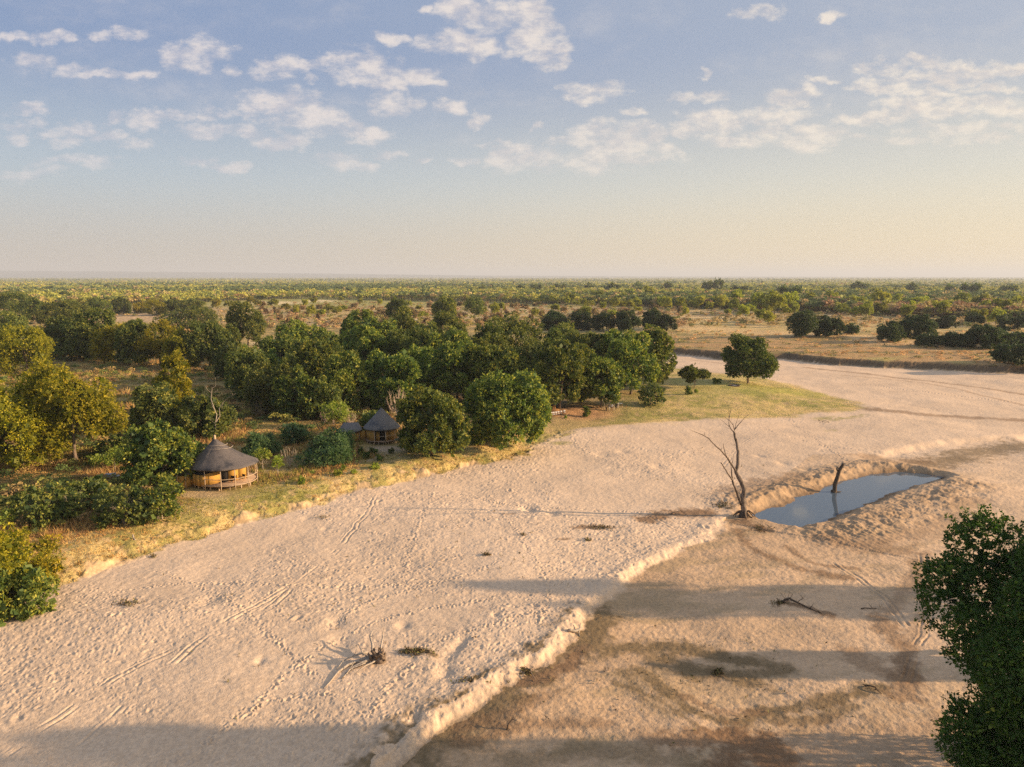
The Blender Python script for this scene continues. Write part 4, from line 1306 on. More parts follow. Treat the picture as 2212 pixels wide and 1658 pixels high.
# snag standing in the pool
sx_, sy_ = G(*q3([(1685, 1045, 0)])[0][:2], ZW)
D1 = sy_
sn = bare_tree('dead_stump', [
    (q3([(1690,1045,0),(1690,980,0),(1712,900,0),(1735,830,0),(1745,800,0),(1765,765,0),(1790,730,.1)]), .38, .20),
    (q3([(1735,830,0),(1715,800,-.1),(1710,778,-.1),(1722,772,0),(1742,790,0)]), .13, .06)],
    D1, 'broken leaning tree stump standing in the pool water', M['wetwood'], (sx_, sy_, ZW - .5), twigs=0, seed=3, cat='tree stump')
b_ = MB()
b_.tube([(-.1, 0, .45), (.5, -.1, .55), (1.0, -.1, .62)], [.14, .10, .04], 6)
b_.tube([(-.3, 0, .4), (0, 0, .55), (.35, -.15, .52)], [.45, .42, .2], 8)
b_.build('root', M['wetwood'], sn, True)

# bleached forked tree behind the brown-roofed hut
c1 = lambda L: [(a / 3.0, 553 + b / 3.0, c) for a, b, c in L]
x0, y0, z0 = spot(464, 945)
bare_tree('bleached_tree', [
    (c1([(1395,1175,0),(1395,1080,0),(1405,1030,0),(1385,980,0),(1368,930,.3),(1372,880,.3),(1375,855,.2)]), .13, .045),
    (c1([(1395,1085,0),(1425,1040,.3),(1420,990,.3),(1445,950,.2),(1470,925,0),(1530,892,-.3)]), .09, .02), (c1([(1370,890,.3),(1345,870,.2),(1330,845,0)]), .05, .015),
    (c1([(1375,860,.2),(1395,845,.3),(1398,835,.3)]), .045, .015), (c1([(1368,920,.3),(1348,912,.5)]), .03, .01), (c1([(1445,950,.2),(1440,1000,.3)]), .03, .01), (c1([(1395,1090,0),(1360,1060,-.2),(1350,1045,-.2)]), .05, .01)],
    y0 - 2, 'white bleached forked tree rising out of a dark bush', M['pale'], (x0, y0 - 2, 0), twigs=2, seed=8)

# fan of bare pink twigs behind the grey hut
def twig_fan(name, px, by, ty, wpx, label, mat, n, seed, cat='dead tree', D=None, r=.05):
    rng = random.Random(seed)
    x, y, z = spot(px, by)
    root = empty(name, (x, y, z))
    h = P(px, ty, y).z - z
    rx = wpx / FPX * y / 2 * 1.02
    mt, ml = MB(), MB()
    mt.tube([(0, 0, -.3), (rng.uniform(-.1, .1), 0, h * .12), (rng.uniform(-.1, .1) * rx, 0, h * .3)], [r * 2.4, r * 2, r * 1.3], 6)
    for k in range(n):
        a, t = rng.uniform(0, 6.28), math.sqrt(rng.random())
        e = Vector((math.cos(a) * rx * t, math.sin(a) * rx * t * .8, h * (1.0 - .38 * t * t) * rng.uniform(.85, 1.02)))
        s = Vector((0, 0, h * rng.uniform(.06, .3)))
        m_ = s.lerp(e, .45) + Vector((e.x * .2, e.y * .2, -.06 * h))
        ml.tube([s, m_, e], [r, r * .6, r * .2], 4, False)
        for j in range(3):
            s2 = m_.lerp(e, rng.uniform(0, .7))
            ml.tube([s2, s2 + Vector((rng.uniform(-.22, .22) * rx, rng.uniform(-.2, .2) * rx, rng.uniform(.08, .22) * h))], [r * .4, r * .15], 3, False)
    mt.build('trunk', mat, root, True)
    ml.build('branch', mat, root, True)
    return tag(root, label, cat)


twig_fan('bare_tree', 860, 916, 832, 62, 'leafless fan of pale pinkish twigs above the grey thatched cone', M['pale2'], 34, 4)
twig_fan('bare_tree', 626, 1010, 957, 48, 'small leafless forked tree on the lawn past the brown-roofed hut', M['pale'], 11, 6, r=.045)
twig_fan('bare_tree', 757, 925, 878, 36, 'yellowish leafless saplings right above the annex roof', M['pale2'], 18, 9, r=.035)
twig_fan('dry_bush', 318, 1120, 1040, 130, 'arching leafless pale twigs over the bushes before the reed wall', M['pale'], 30, 31, cat='bush', r=.03)
twig_fan('dry_bush', 150, 1118, 1050, 90, 'leafless pale twigs between the wide dark bush and the mid-green bush', M['pale'], 20, 33, cat='bush', r=.028)
twig_fan('dry_bush', 560, 905, 862, 60, 'brown leafless thicket in the dry scrub below the tangled grove trees', M['bark'], 26, 35, cat='bush', r=.035)
twig_fan('bare_tree', 705, 920, 880, 34, 'leafless pinkish bush beside the pale green twiggy tree', M['pale2'], 18, 10, r=.035)
twig_fan('bare_tree', 372, 950, 908, 40, 'thin leafless twigs sticking out above the tree beside the hut', M['pale2'], 14, 12, r=.03)


# ------------------------------------------------------------------ huts
def ring_pts(c, rf, a0, a1, n):
    return [(c[0] + rf(a) * math.cos(a), c[1] + rf(a) * math.sin(a)) for a in np.linspace(a0, a1, n)]


def roof_cone(parent, rf, ze, za, mat, sag=.10, lip=.22, name='roof', n=72, rows=14, seed=1, tilt=None):
    """thatched cone: eave radius rf(angle) at height ze, apex za; with ragged thick eave"""
    rng = np.random.default_rng(seed)
    A = np.linspace(0, 2 * math.pi, n, endpoint=False)
    R_ = np.array([rf(a) for a in A])
    V = []
    jag = rng.normal(0, .04, n)
    rr = [(1.0 - lip * .25, -lip)] + [(1 + .0, -lip * .35)] + [(1 - t, None) for t in np.linspace(0, .985, rows)]
    for f, dz in rr:
        for i, a in enumerate(A):
            r = R_[i] * f + (jag[i] if f > .95 else rng.normal(0, .018))
            ez = ze + (tilt(a) if tilt else 0)
            if dz is not None: z = ez + dz + abs(jag[i])
            else:
                t = 1 - f
                z = ez + (za - ez) * t - sag * math.sin(math.pi * t) * (R_[i] / 4) ** 2 * 1.2
            V.append((r * math.cos(a), r * math.sin(a), z))
    nr = len(rr)
    Q = [(i * n + k, i * n + (k + 1) % n, (i + 1) * n + (k + 1) % n, (i + 1) * n + k) for i in range(nr - 1) for k in range(n)]
    V.append((0, 0, za + .05))
    T = [((nr - 1) * n + k, (nr - 1) * n + (k + 1) % n, nr * n) for k in range(n)]
    me = mesh_np(name, np.array(V), [np.array(Q), np.array(T)], [mat], False)
    return link(name, me, parent)


def wall_strip(parent, pts, z0, z1, mat, th=.07, name='wall', top=None):
    """upright wall along a plan polyline; top(i) lets the top edge vary"""
    mb = MB()
    for i, (a, b) in enumerate(zip(pts[:-1], pts[1:])):
        a, b = Vector((*a, 0)), Vector((*b, 0))
        d = (b - a).normalized()
        nrm = Vector((-d.y, d.x, 0)) * th / 2
        t0, t1 = (top(i), top(i + 1)) if top else (z1, z1)
        V = [a - nrm, b - nrm, b + nrm, a + nrm]
        V = [(v.x, v.y, z0) for v in V] + [(V[0].x, V[0].y, t0), (V[1].x, V[1].y, t1), (V[2].x, V[2].y, t1), (V[3].x, V[3].y, t0)]
        mb.add(V, [(0, 1, 5, 4), (1, 2, 6, 5), (2, 3, 7, 6), (3, 0, 4, 7), (4, 5, 6, 7), (3, 2, 1, 0)])
    return mb.build(name, mat, parent)


def chair(label, x, y, z, rz, group=None, wide=.56, back=M['cushion'], first=[None]):
    root = empty('camp_chair', (x, y, z), rz)
    f = MB()
    for sx in (-1, 1):
        w = wide / 2 * sx
        f.tube([(w, -.25, 0), (w, .22, .45)], .022, 5)
        f.tube([(w, .25, 0), (w, -.22, .45)], .022, 5)
        f.tube([(w, .22, .42), (w, .30, .98)], .022, 5)
        f.box((w, 0, .64), (.05, .5, .03))
    f.box((0, .24, .44), (wide, .04, .04))
    f.build('frame', M['wood'], root)
    s = MB()
    s.box((0, 0, .46), (wide - .06, .44, .07), bev=.03)
    s.build('seat', back, root)
    b = MB()
    b.box((0, .27, .78), (wide - .04, .06, .34), bev=.02)
    b.build('backrest', back, root)
    return tag(root, label, 'chair', group)


def hut_a():
    cx, cy = -43.2, 105.2
    z = gz(cx, cy - 2)
    root = empty('thatched_hut', (cx, cy, z))
    rf = lambda a: 3.85 + 2.15 * max(0, math.cos(a + .05)) ** 1.4 + .35 * max(0, math.cos(a + 1.1)) ** 2
    DK = .68
    roof_cone(root, rf, 2.95 + .05, 6.75, M['thatch'], sag=.13, lip=.26, tilt=lambda a: .18 * max(0, math.cos(a)) )
    rfp = [o for o in root.children if o.name.startswith('roof')][0]
    k = MB(); k.tube([(0, 0, 6.4), (.02, 0, 6.9), (.02, 0, 7.2)], [.22, .16, .12], 8)
    k.build('finial', M['pole'], rfp)
    t = MB()
    for zz in (5.35, 5.75):      # binding poles lying on the thatch near the top
        f = (6.75 - zz) / (6.75 - 3.0) * 1.05
        pts = [(rf(a) * f * math.cos(a) * 1.05, rf(a) * f * math.sin(a) * 1.05, zz + .12) for a in np.linspace(-1.9, .5, 14)]
        t.tube(pts, .035, 5)
    t.build('binding_pole', M['pale'], rfp)
    # floor deck, half open verandah
    n = 40
    A = np.linspace(0, 2 * math.pi, n, endpoint=False)
    rd = lambda a: rf(a) - .28
    mb = MB()
    V = [(rd(a) * math.cos(a), rd(a) * math.sin(a), DK - .12) for a in A] + [(rd(a) * math.cos(a), rd(a) * math.sin(a), DK) for a in A] + [(0, 0, DK - .12), (0, 0, DK)]
    mb.add(V, [(i, (i + 1) % n, n + (i + 1) % n, n + i) for i in range(n)], [(2 * n, (i + 1) % n, i) for i in range(n)] + [(2 * n + 1, n + i, n + (i + 1) % n) for i in range(n)])
    mb.build('deck', M['plank'], root)
    # reed room: lower panels all round, full panels beside the door
    rw = 3.25
    ox = .65
    rm = lambda a: (ox + rw * math.cos(a), rw * math.sin(a))
    seg = lambda a0, a1, m=5: [rm(a) for a in np.radians(np.linspace(a0, a1, m))]
    ring = lambda a0, a1, m, k=0.0: [((rd(a) - k) * math.cos(a), (rd(a) - k) * math.sin(a)) for a in np.radians(np.linspace(a0, a1, m))]
    wall_strip(root, ring(-92, -175, 7, .02), DK - .14, 2.15, M['reed'])        # outer wall, low, with a dark gap under the eave
    wall_strip(root, ring(-175, -262, 7, .02), DK - .14, 2.7, M['reed'])
    P0 = ring(-92, -92, 1)[0]
    wall_strip(root, [(P0[0] + .05, P0[1] + .05), (1.35, -2.05)], DK, 2.35, M['reed'])
    wall_strip(root, [(2.3, -1.55), (3.4, -.65), (4.3, .35)], DK, 2.75, M['reed'])
    wall_strip(root, [(4.3, .35), (3.3, 2.4), (.6, 3.3)], DK, 2.75, M['reed'])
    d = MB(); d.box((1.85, -1.72, DK + .98), (1.15, .05, 1.96), math.radians(27)); d.build('doorway', M['dark'], root)  # dark panel painting the shade of the open doorway
    wall_strip(root, ring(-97, -175, 6, .35) , DK, 2.95, M['dark'], name='shade_panel')  # added near-black sheet, paints the shade seen under the eave
    wall_strip(root, [(.2, -2.9), (1.3, -1.9), (2.6, -1.0)], DK, 2.95, M['dark'], name='shade_panel')  # another dark sheet painting the room's inner shade
    posts = MB
    for a in (-92, -62, -42, -22, 2, 28):
        r_ = rd(math.radians(a)) + .06
        p = (r_ * math.cos(math.radians(a)), r_ * math.sin(math.radians(a)))
        m = MB(); m.tube([(p[0], p[1], -.3), (p[0] + .02, p[1], 1.5), (p[0], p[1], 3.05)], [.075, .065, .06], 7); m.build('post', M['pole'], root, True)
    for a in np.arange(-150, 60, 17):
        r_ = rd(math.radians(a)) - .35
        m = MB(); m.tube([(r_ * math.cos(math.radians(a)), r_ * math.sin(math.radians(a)), -.3), (r_ * math.cos(math.radians(a)), r_ * math.sin(math.radians(a)), DK - .12)], .10, 6); m.build('stilt', M['pole'], root, True)
    for zz, a0 in ((DK + .95, -92), (DK + .02, -92)):
        m = MB(); m.tube([(*p, zz) for p in ring_pts((0, 0), lambda a: rd(a) + .06, math.radians(a0), math.radians(32), 12)], .05, 6); m.build('railing', M['pole'], root, True)
    tag(root, 'round hut with tall brown-grey thatched cone and an open railed verandah on stilts', 'hut')
    # verandah furniture
    for (dx, dy, rz, lb) in ((4.2, -1.3, -.6, 'dark low armchair nearer the rail on the brown hut verandah'), (3.0, -2.2, -.3, 'dark low armchair by the doorway on the brown hut verandah')):
        chair(lb, cx + dx, cy + dy, z + DK, rz, 'verandah armchairs', .7, M['dark'])
    # reed-walled annex behind the tree
    ax = empty('reed_annex', (cx - 3.3, cy - 1.0, gz(cx - 3, cy - 1)))
    wall_strip(ax, [(-3.2, .3), (-2.2, -1.5), (-.9, -2.3), (.1, -2.0), (.75, -1.1)], .15, 1.9, M['reed'])
    wall_strip(ax, [(-3.2, .3), (-2.6, 2.2), (-.6, 3.0), (.6, 2.2)], .15, 1.9, M['reed'])
    roof_cone(ax, lambda a: 2.0, 2.2, 3.5, M['thatch'], n=40, rows=8, seed=6)
    for px_, py_ in ((-.95, -2.4), (.1, -2.1)):
        m = MB(); m.tube([(px_, py_, -.3), (px_, py_, 2.1)], .06, 6); m.build('post', M['pole'], ax)
    tag(ax, 'low reed-walled annex half hidden between bushy green tree and brown-roofed hut', 'hut')


def hut_b():
    cx, cy = -23.9, 133.2
    z = gz(cx, cy - 3)
    root = empty('thatched_hut', (cx, cy, z))
    DK = .6
    rf = lambda a: 3.35 + .0 * a
    roof_cone(root, rf, 2.75, 6.35, M['thatch_b'], sag=.05, lip=.22, seed=3)
    rw = 2.75
    rm = lambda a: (rw * math.cos(a), rw * math.sin(a))
    seg = lambda a0, a1, m=5: [rm(a) for a in np.radians(np.linspace(a0, a1, m))]
    wall_strip(root, seg(-107, -250, 8), DK - .1, 2.55, M['reed'])
    wall_strip(root, [(p[0] * .86, p[1] * .86) for p in seg(-90, -107, 2)], DK, 2.2, M['reed'])
    wall_strip(root, seg(-250, -405, 7), DK, 2.6, M['reed'])
    wall_strip(root, [(p[0] * .86, p[1] * .86) for p in seg(-64, -30, 3)], DK, 2.5, M['reed'])
    wall_strip(root, [(p[0] * .8, p[1] * .8) for p in seg(-120, -40, 4)], DK, 2.7, M['dark'], name='shade_panel')  # near-black sheet standing for the shade inside the hut
    n = 36
    A = np.linspace(0, 2 * math.pi, n, endpoint=False)
    mb = MB()
    V = [(2.95 * math.cos(a), 2.95 * math.sin(a), DK - .12) for a in A] + [(2.95 * math.cos(a), 2.95 * math.sin(a), DK) for a in A] + [(0, 0, DK - .12), (0, 0, DK)]
    mb.add(V, [(i, (i + 1) % n, n + (i + 1) % n, n + i) for i in range(n)], [(2 * n, (i + 1) % n, i) for i in range(n)] + [(2 * n + 1, n + i, n + (i + 1) % n) for i in range(n)])
    mb.build('deck', M['plank'], root)
    for a in (-107, -68, -30, 5):
        p = (3.0 * math.cos(math.radians(a)), 3.0 * math.sin(math.radians(a)))
        m = MB(); m.tube([(p[0], p[1], -.3), (p[0] + .06, p[1], 1.2), (p[0], p[1], 2.7)], [.09, .07, .08], 7); m.build('post', M['pole'], root, True)
    for a in np.arange(-150, 20, 19):
        m = MB(); m.tube([(2.75 * math.cos(math.radians(a)), 2.75 * math.sin(math.radians(a)), -.3), (2.75 * math.cos(math.radians(a)), 2.75 * math.sin(math.radians(a)), DK - .12)], .09, 6); m.build('stilt', M['pole'], root, True)
    m = MB(); m.tube([(*p, DK + .95) for p in ring_pts((0, 0), lambda a: 3.0, math.radians(-92), math.radians(-20), 7)], .045, 6); m.build('railing', M['pole'], root, True)
    tag(root, 'round hut with pointed blue-grey thatched cone, half hidden by a round tree', 'hut')
    # curved annex with its own thatch
    x, y = G(752, 957, 0)
    ax = empty('thatched_annex', (x, y + 1.5, gz(x, y)))
    # shallow fan-shaped roof rising to the back
    n, rows, V = 26, 7, []
    for r in range(rows):
        t = r / (rows - 1)
        for a in np.linspace(math.radians(190), math.radians(350), n):
            w = 1 - .42 * t
            V.append((2.35 * w * math.cos(a) + .15, 2.0 * (1 - t) * math.sin(a) * .95 + .7 * t, 2.0 + 1.25 * t + .25 * math.cos(a) * (1 - t) * .6 + (.16 if False else 0)))
    top = [(v[0], v[1], v[2]) for v in V]
    bot = [(v[0], v[1], v[2] - .22) for v in V]
    N = n * rows
    Q = []
    for r in range(rows - 1):
        for k in range(n - 1):
            a, b, c, d = r * n + k, r * n + k + 1, (r + 1) * n + k + 1, (r + 1) * n + k
            Q += [(a, b, c, d), (N + d, N + c, N + b, N + a)]
    for k in range(n - 1):
        Q += [(N + k, N + k + 1, k + 1, k), ((rows - 1) * n + k, (rows - 1) * n + k + 1, N + (rows - 1) * n + k + 1, N + (rows - 1) * n + k)]
    for r in range(rows - 1):
        Q += [(r * n, (r + 1) * n, N + (r + 1) * n, N + r * n), (r * n + n - 1, N + r * n + n - 1, N + (r + 1) * n + n - 1, (r + 1) * n + n - 1)]
    link('roof', mesh_np('roof', np.array(top + bot), np.array(Q), [M['thatch_b']]), ax)
    wall_strip(ax, [(2.0 * math.cos(a), 1.75 * math.sin(a)) for a in np.radians(np.linspace(185, 345, 8))], .1, 1.55, M['reed'])
    wall_strip(ax, [(1.93, -.45), (2.5, -.6), (3.1, -.2), (3.6, .2)], .25, 1.95, M['reed'])
    wall_strip(ax, [(-1.9, .9), (0, 1.6), (1.9, 1.2)], .1, 2.6, M['reed'])
    for q_ in ((-1.3, -1.4), (.6, -1.75), (1.9, -.6)):
        m = MB(); m.tube([(*q_, -.2), (*q_, 2.0)], .06, 6); m.build('post', M['pole'], ax)
    tag(ax, 'small low annex with grey thatch and curved reed wall joined to the second hut', 'hut')


hut_a()
hut_b()


def reed_box():
    x, y, z = spot(248, 1049)
    root = empty('reed_enclosure', (x, y + .9, z), .25)
    w = 1.15
    ring = [(-w, -w), (w, -w), (w, w), (-w, w), (-w, -w)]
    wall_strip(root, ring, 0, 1.15, M['reed'])
    m = MB()
    for a, b in ring[:4]: m.tube([(a, b, -.2), (a, b, 1.3)], .05, 6)
    m.build('post', M['pole'], root)
    tag(root, 'low square enclosure of woven reed among the bushes', 'enclosure')
    t = empty('water_tank', (x - 1.0, y + .9, z + 1.32), .4)
    m = MB(); m.tube([(-.75, 0, 0), (-.7, 0, 0), (.65, 0, 0), (.7, 0, 0)], [.18, .26, .26, .18], 12); m.build('tank', M['galv'], t, True)
    m = MB(); m.box((.35, -.1, -.2), (1.6, .9, .05), .0, .02); m.build('stand', M['galv'], t)
    tag(t, 'grey cylindrical tank lying on top of the reed enclosure', 'tank')


reed_box()


# ------------------------------------------------------------------ camp furniture and people
def camp():
    g = 'white canvas chairs in a row before the wooden screen'
    lbs = ['white canvas chair at the tree end of the row', 'second white canvas chair from the big tree', 'third white canvas chair from the big tree', 'fourth white canvas chair, last one before the wooden screen ends', 'fifth white canvas chair, first beyond the wooden screen', 'white canvas chair at the open lawn end of the row']
    for i, (px, by) in enumerate([(1191,900.5),(1195.5,900),(1200.5,899.3),(1206,898.5),(1212,897.3),(1219,896)]):
        x, y, z = spot(px, by)
        chair(lbs[i], x, y, z, .12, g)
    x, y, z = spot(1197.5, 897.5)
    r = empty('wooden_screen', (x, y + .7, z), .1)
    m = MB()
    for k in range(5): m.box((0, 0, .25 + k * .235), (2.25, .05, .22), 0, .01)
    m.build('panel', M['wood'], r)
    m = MB()
    for sx in (-1.1, 0, 1.1): m.box((sx, .06, .62), (.09, .07, 1.24))
    m.build('post', M['wood'], r)
    tag(r, 'long orange-brown wooden screen behind the row of white chairs', 'screen')
    x, y, z = spot(1196.5, 888)
    r = empty('cupboard', (x, y + .4, z))
    m = MB(); m.box((0, 0, .55), (.75, .5, 1.1), 0, .02); m.build('body', M['wood'], r)
    m = MB(); m.box((0, 0, 1.13), (.85, .6, .05), 0, .02); m.build('top', M['wood'], r)
    for s_ in (-.18, .18):
        m = MB(); m.box((s_, -.27, .55), (.33, .03, .95), 0, .01); m.build('door', M['wood'], r)
    tag(r, 'small brown cupboard standing against the tree trunk behind the chairs', 'cupboard')
    for nm, px, by, lx, top, lb in (('wooden_table', 1288, 883, 1.5, M['wood'], 'brown wooden table in the shade beside the standing people'), ('serving_table', 1339.5, 878.5, 1.0, M['cushion'], 'small white-topped table at the end of the group of people')):
        x, y, z = spot(px, by)
        r = empty(nm, (x, y, z), .1)
        m = MB(); m.box((0, 0, .76), (lx, .75, .05), 0, .03); m.build('tabletop', top, r)
        for sx in (-1, 1):
            for sy in (-1, 1):
                m = MB(); m.box((sx * (lx / 2 - .08), sy * .3, .367), (.07, .07, .735)); m.build('leg', M['wood'], r)
        tag(r, lb, 'table')
    x, y, z = spot(1352.5, 880)
    r = empty('folding_stool', (x, y, z))
    m = MB()
    for s_ in (-1, 1):
        m.tube([(-.2, s_ * .17, 0), (.2, s_ * .17, .45)], .02, 5); m.tube([(.2, s_ * .17, 0), (-.2, s_ * .17, .45)], .02, 5)
    m.build('frame', M['wood'], r)
    m = MB(); m.box((0, 0, .465), (.46, .4, .03), 0, .02); m.build('seat', M['dark'], r)
    tag(r, 'tiny folding stool alone on the lawn past the white-topped table', 'stool')
    for (px, by, lb) in ((1586, 834, 'flat ring of ash and stones on the lawn by the single tree'),):
        x, y, z = spot(px, by)
        r = empty('fire_pit', (x, y, z))
        m = MB()
        for k in range(16):
            a = 2 * math.pi * k / 16
            m.box((1.35 * math.cos(a), 1.35 * math.sin(a), .10), (.5, .36, .3), a + 1.57, .1)
        m.build('rim', M['wetwood'], r)
        m = MB(); m.tube([(0, 0, -.1), (0, 0, .09)], [1.3, 1.2], 18); m.build('ash', M['galv'], r)
        tag(r, lb, 'fire pit')


camp()


def person_mat(name, skin, hair, shirt, trousers):
    m, q, b = new_mat(name)
    tc = q.n.new('ShaderNodeTexCoord').outputs['Object']
    sp = q.n.new('ShaderNodeSeparateXYZ'); q.l.new(tc, sp.inputs[0])
    r = q.n.new('ShaderNodeValToRGB'); q.l.new(q.math('DIVIDE', sp.outputs[2], 2.0), r.inputs[0])
    r.color_ramp.interpolation = 'CONSTANT'
    e = r.color_ramp.elements
    e[0].position, e[0].color = 0, (.06, .04, .03, 1)
    e[1].position, e[1].color = .045, (*trousers, 1)
    for p, c in ((.475, shirt), (.725, skin), (.83, hair)):
        k = e.new(p); k.color = (*c, 1)
    ax = q.math('ABSOLUTE', sp.outputs[0])
    arm = q.math('MULTIPLY', q.math('GREATER_THAN', ax, .235), q.math('LESS_THAN', sp.outputs[2], 1.16))
    q.l.new(q.mix(arm, r.outputs[0], skin), b.inputs['Base Color'])
    return m


def person(px, by, hgt, yaw, label, shirt, trousers, skin=(.10, .055, .035), pose=0.0, lean=0.0):
    x, y, z = spot(px, by)
    s = hgt / 1.75
    V, E, Rr = [], [], []
    def v(p, r):
        V.append((p[0] * s, (p[1] + lean * max(0, p[2] - .9)) * s, p[2] * s)); Rr.append((r[0] * s, r[1] * s) if isinstance(r, tuple) else (r * s, r * s)); return len(V) - 1
    def ch(p, lst):
        for q_, r in lst:
            k = v(q_, r); E.append((p, k)); p = k
        return p
    pel = v((0, 0, .95), (.155, .115))
    top = ch(pel, [((0, .01, 1.12), (.14, .10)), ((0, .01, 1.30), (.165, .115)), ((0, .01, 1.42), (.13, .09)), ((0, 0, 1.50), .055), ((0, -.01, 1.57), .085), ((0, -.015, 1.66), .10), ((0, -.01, 1.72), .07)])
    st = .10 + .08 * abs(pose)
    for sx in (-1, 1):
        ch(pel, [((sx * .10, 0, .88), .10), ((sx * st, sx * pose * .10, .50), .065), ((sx * st * 1.1, sx * pose * .2 + .02, .10), .045), ((sx * st * 1.15, sx * pose * .2 - .10, .045), .04)])
        sh = v((sx * .20, .01, 1.40), .06); E.append((top - 4, sh))
        bend = .16 if sx * pose >= 0 else .02
        w = ch(sh, [((sx * .27, .02, 1.14), .045), ((sx * .28, -bend - .05, .93), .034), ((sx * .28, -bend - .09, .86), .03)])
        for f in range(4):
            ch(w, [((sx * (.26 + .014 * f), -bend - .11, .80 - .008 * (f % 3)), .009), ((sx * (.26 + .014 * f), -bend - .10, .765 - .01 * (f % 2)), .008)])
        ch(w, [((sx * .25, -bend - .13, .83), .010)])
    me = bpy.data.meshes.new('person')
    me.from_pydata(V, E, [])
    me.update()
    o = link('person', me, None, (x, y, z), yaw)
    sk = o.modifiers.new('skin', 'SKIN')
    me.skin_vertices[0].data[0].use_root = True
    for i, r in enumerate(Rr): me.skin_vertices[0].data[i].radius = r
    o.modifiers.new('sub', 'SUBSURF').levels = 1
    me.materials.append(person_mat('person_clothes', skin, (.02, .015, .012), shirt, trousers))
    return tag(o, label, 'person', 'people standing together under the dark rounded tree')


person(1305.5, 883, 1.7, .4, 'person in cream shirt standing alone beside the brown table', (.55, .48, .36), (.45, .36, .25), pose=.4)
person(1310, 889, 1.75, -.8, 'person in khaki shirt and dark trousers, nearest to the sand', (.50, .36, .18), (.12, .08, .06), pose=-.5, lean=-.08)
person(1316, 888.5, 1.8, .9, 'person in dark jacket and pale trousers next to the khaki shirt', (.05, .05, .06), (.40, .34, .27), pose=.6)
person(1321.8, 888, 1.7, 2.6, 'person in bright white shirt and brown trousers', (.78, .76, .72), (.20, .12, .07), pose=-.3)
person(1325.6, 887.5, 1.75, 1.8, 'person in pale sand-coloured clothes behind the white shirt', (.52, .44, .33), (.52, .44, .33), pose=.4)
person(1331, 885, 1.72, 3.0, 'person dressed all in black in the middle of the group', (.035, .035, .04), (.05, .04, .04), pose=.2)
person(1335, 882.5, 1.7, 2.2, 'person in light shirt and light trousers next to the white-topped table', (.60, .58, .55), (.50, .44, .36), pose=-.5)


# ------------------------------------------------------------------ driftwood on the sand
def wood_pieces(name, label, paths, mat, base_px, cat='driftwood', z_off=0.0, twigs=0, seed=1):
    rng = random.Random(seed)
    bx, by, bz = spot(*base_px, ZS)
    root = empty(name, (bx, by, bz))
    first = True
    for pts, r0, r1 in paths:
        m = MB()
        W = []
        for (px, py, h) in pts:
            x, y = G(px, py, ZS)
            W.append(Vector((x - bx, y - by, gz(x, y) - bz + h)))
        S = []
        for a, b in zip(W[:-1], W[1:]):
            S += [a, a.lerp(b, .5) + Vector((rng.uniform(-.1, .1), rng.uniform(-.1, .1), rng.uniform(-.03, .05)))]
        S.append(W[-1])
        n = len(S)
        m.tube(S, [r0 + (r1 - r0) * i / (n - 1) for i in range(n)], 6)
        for k in range(twigs):
            a = S[rng.randrange(n)]
            m.tube([a, a + Vector((rng.uniform(-.8, .8), rng.uniform(-.6, .6), rng.uniform(.1, .7)))], [r0 * .35, .01], 4)
        m.build('trunk' if first else 'branch', mat, root, True)
        first = False
    return tag(root, label, cat)


dw = wood_pieces('driftwood_tree', 'uprooted bleached driftwood tree with a dark tangled root end on the sand bar', [
    ([(815,1432,.4),(795,1430,.35),(765,1437,.2),(742,1448,.12),(722,1466,.08),(700,1490,.04)], .19, .05), ([(800,1434,.35),(778,1440,.2),(755,1452,.1),(738,1470,.04)], .14, .04), ([(790,1440,.2),(765,1447,.12),(745,1459,.06)], .10, .03), ([(795,1425,.6),(765,1430,.5),(740,1437,.3),(728,1450,.15)], .10, .03), ([(812,1436,.3),(790,1448,.3),(770,1462,.2)], .09, .03), ([(805,1422,.5),(800,1400,1.0),(808,1388,1.3)], .13, .03), ([(822,1425,.5),(828,1400,.9),(830,1392,1.3)], .10, .03),
    ([(785,1430,.55),(775,1415,.9),(760,1420,.7)], .07, .02)], M['pale'], (812, 1432), twigs=1, seed=3)
m = MB()
rng = random.Random(21)
for k in range(22):
    a, L = rng.uniform(-1.2, 4.2), rng.uniform(.5, 1.3)
    up = rng.uniform(0, 1.1)
    p0 = Vector((rng.uniform(-.3, .7), rng.uniform(-.3, .3), rng.uniform(.1, .7)))
    p1 = p0 + Vector((math.cos(a) * L * .4, math.sin(a) * L * .25, up * .6 + .05))
    p2 = p1 + Vector((rng.uniform(-.4, .3), rng.uniform(-.3, .3), rng.uniform(-.2, .5)))
    m.tube([p0, p1, p2], [rng.uniform(.09, .17), .09, .02], 6)
m.tube([(.45, .1, -.1), (.3, 0, .35), (.1, .05, .75)], [.42, .36, .12], 9)
m.build('root_plate', M['bark'], dw, True)
wood_pieces('driftwood_log', 'short pale log with a side knob below the bright cut sand edge', [([(1228,1364,.15),(1243,1362,.2),(1258,1357,.3)], .15, .12), ([(1250,1360,.2),(1254,1352,.5)], .06, .04), ([(1252,1360,.2),(1253,1368,.02)], .05, .03)], M['pale'], (1243, 1363))
wood_pieces('driftwood_branch', 'dark crooked stick beside dried weeds at the sand edge', [([(1133,1448,.1),(1146,1452,.4),(1152,1464,.2),(1156,1470,.02)], .05, .03), ([(1125,1455,.05),(1140,1449,.15),(1150,1446,.1)], .04, .02)], M['bark'], (1145, 1458))
wood_pieces('fallen_branch', 'long dark rotten branch lying in the shaded lower sand', [([(1690,1300,.15),(1705,1296,.35),(1725,1303,.2),(1750,1312,.08),(1775,1320,.03)], .13, .04), ([(1700,1298,.2),(1712,1290,.5)], .05, .02), ([(1722,1302,.2),(1735,1300,.5)], .05, .02)], M['wetwood'], (1720, 1305), twigs=4)
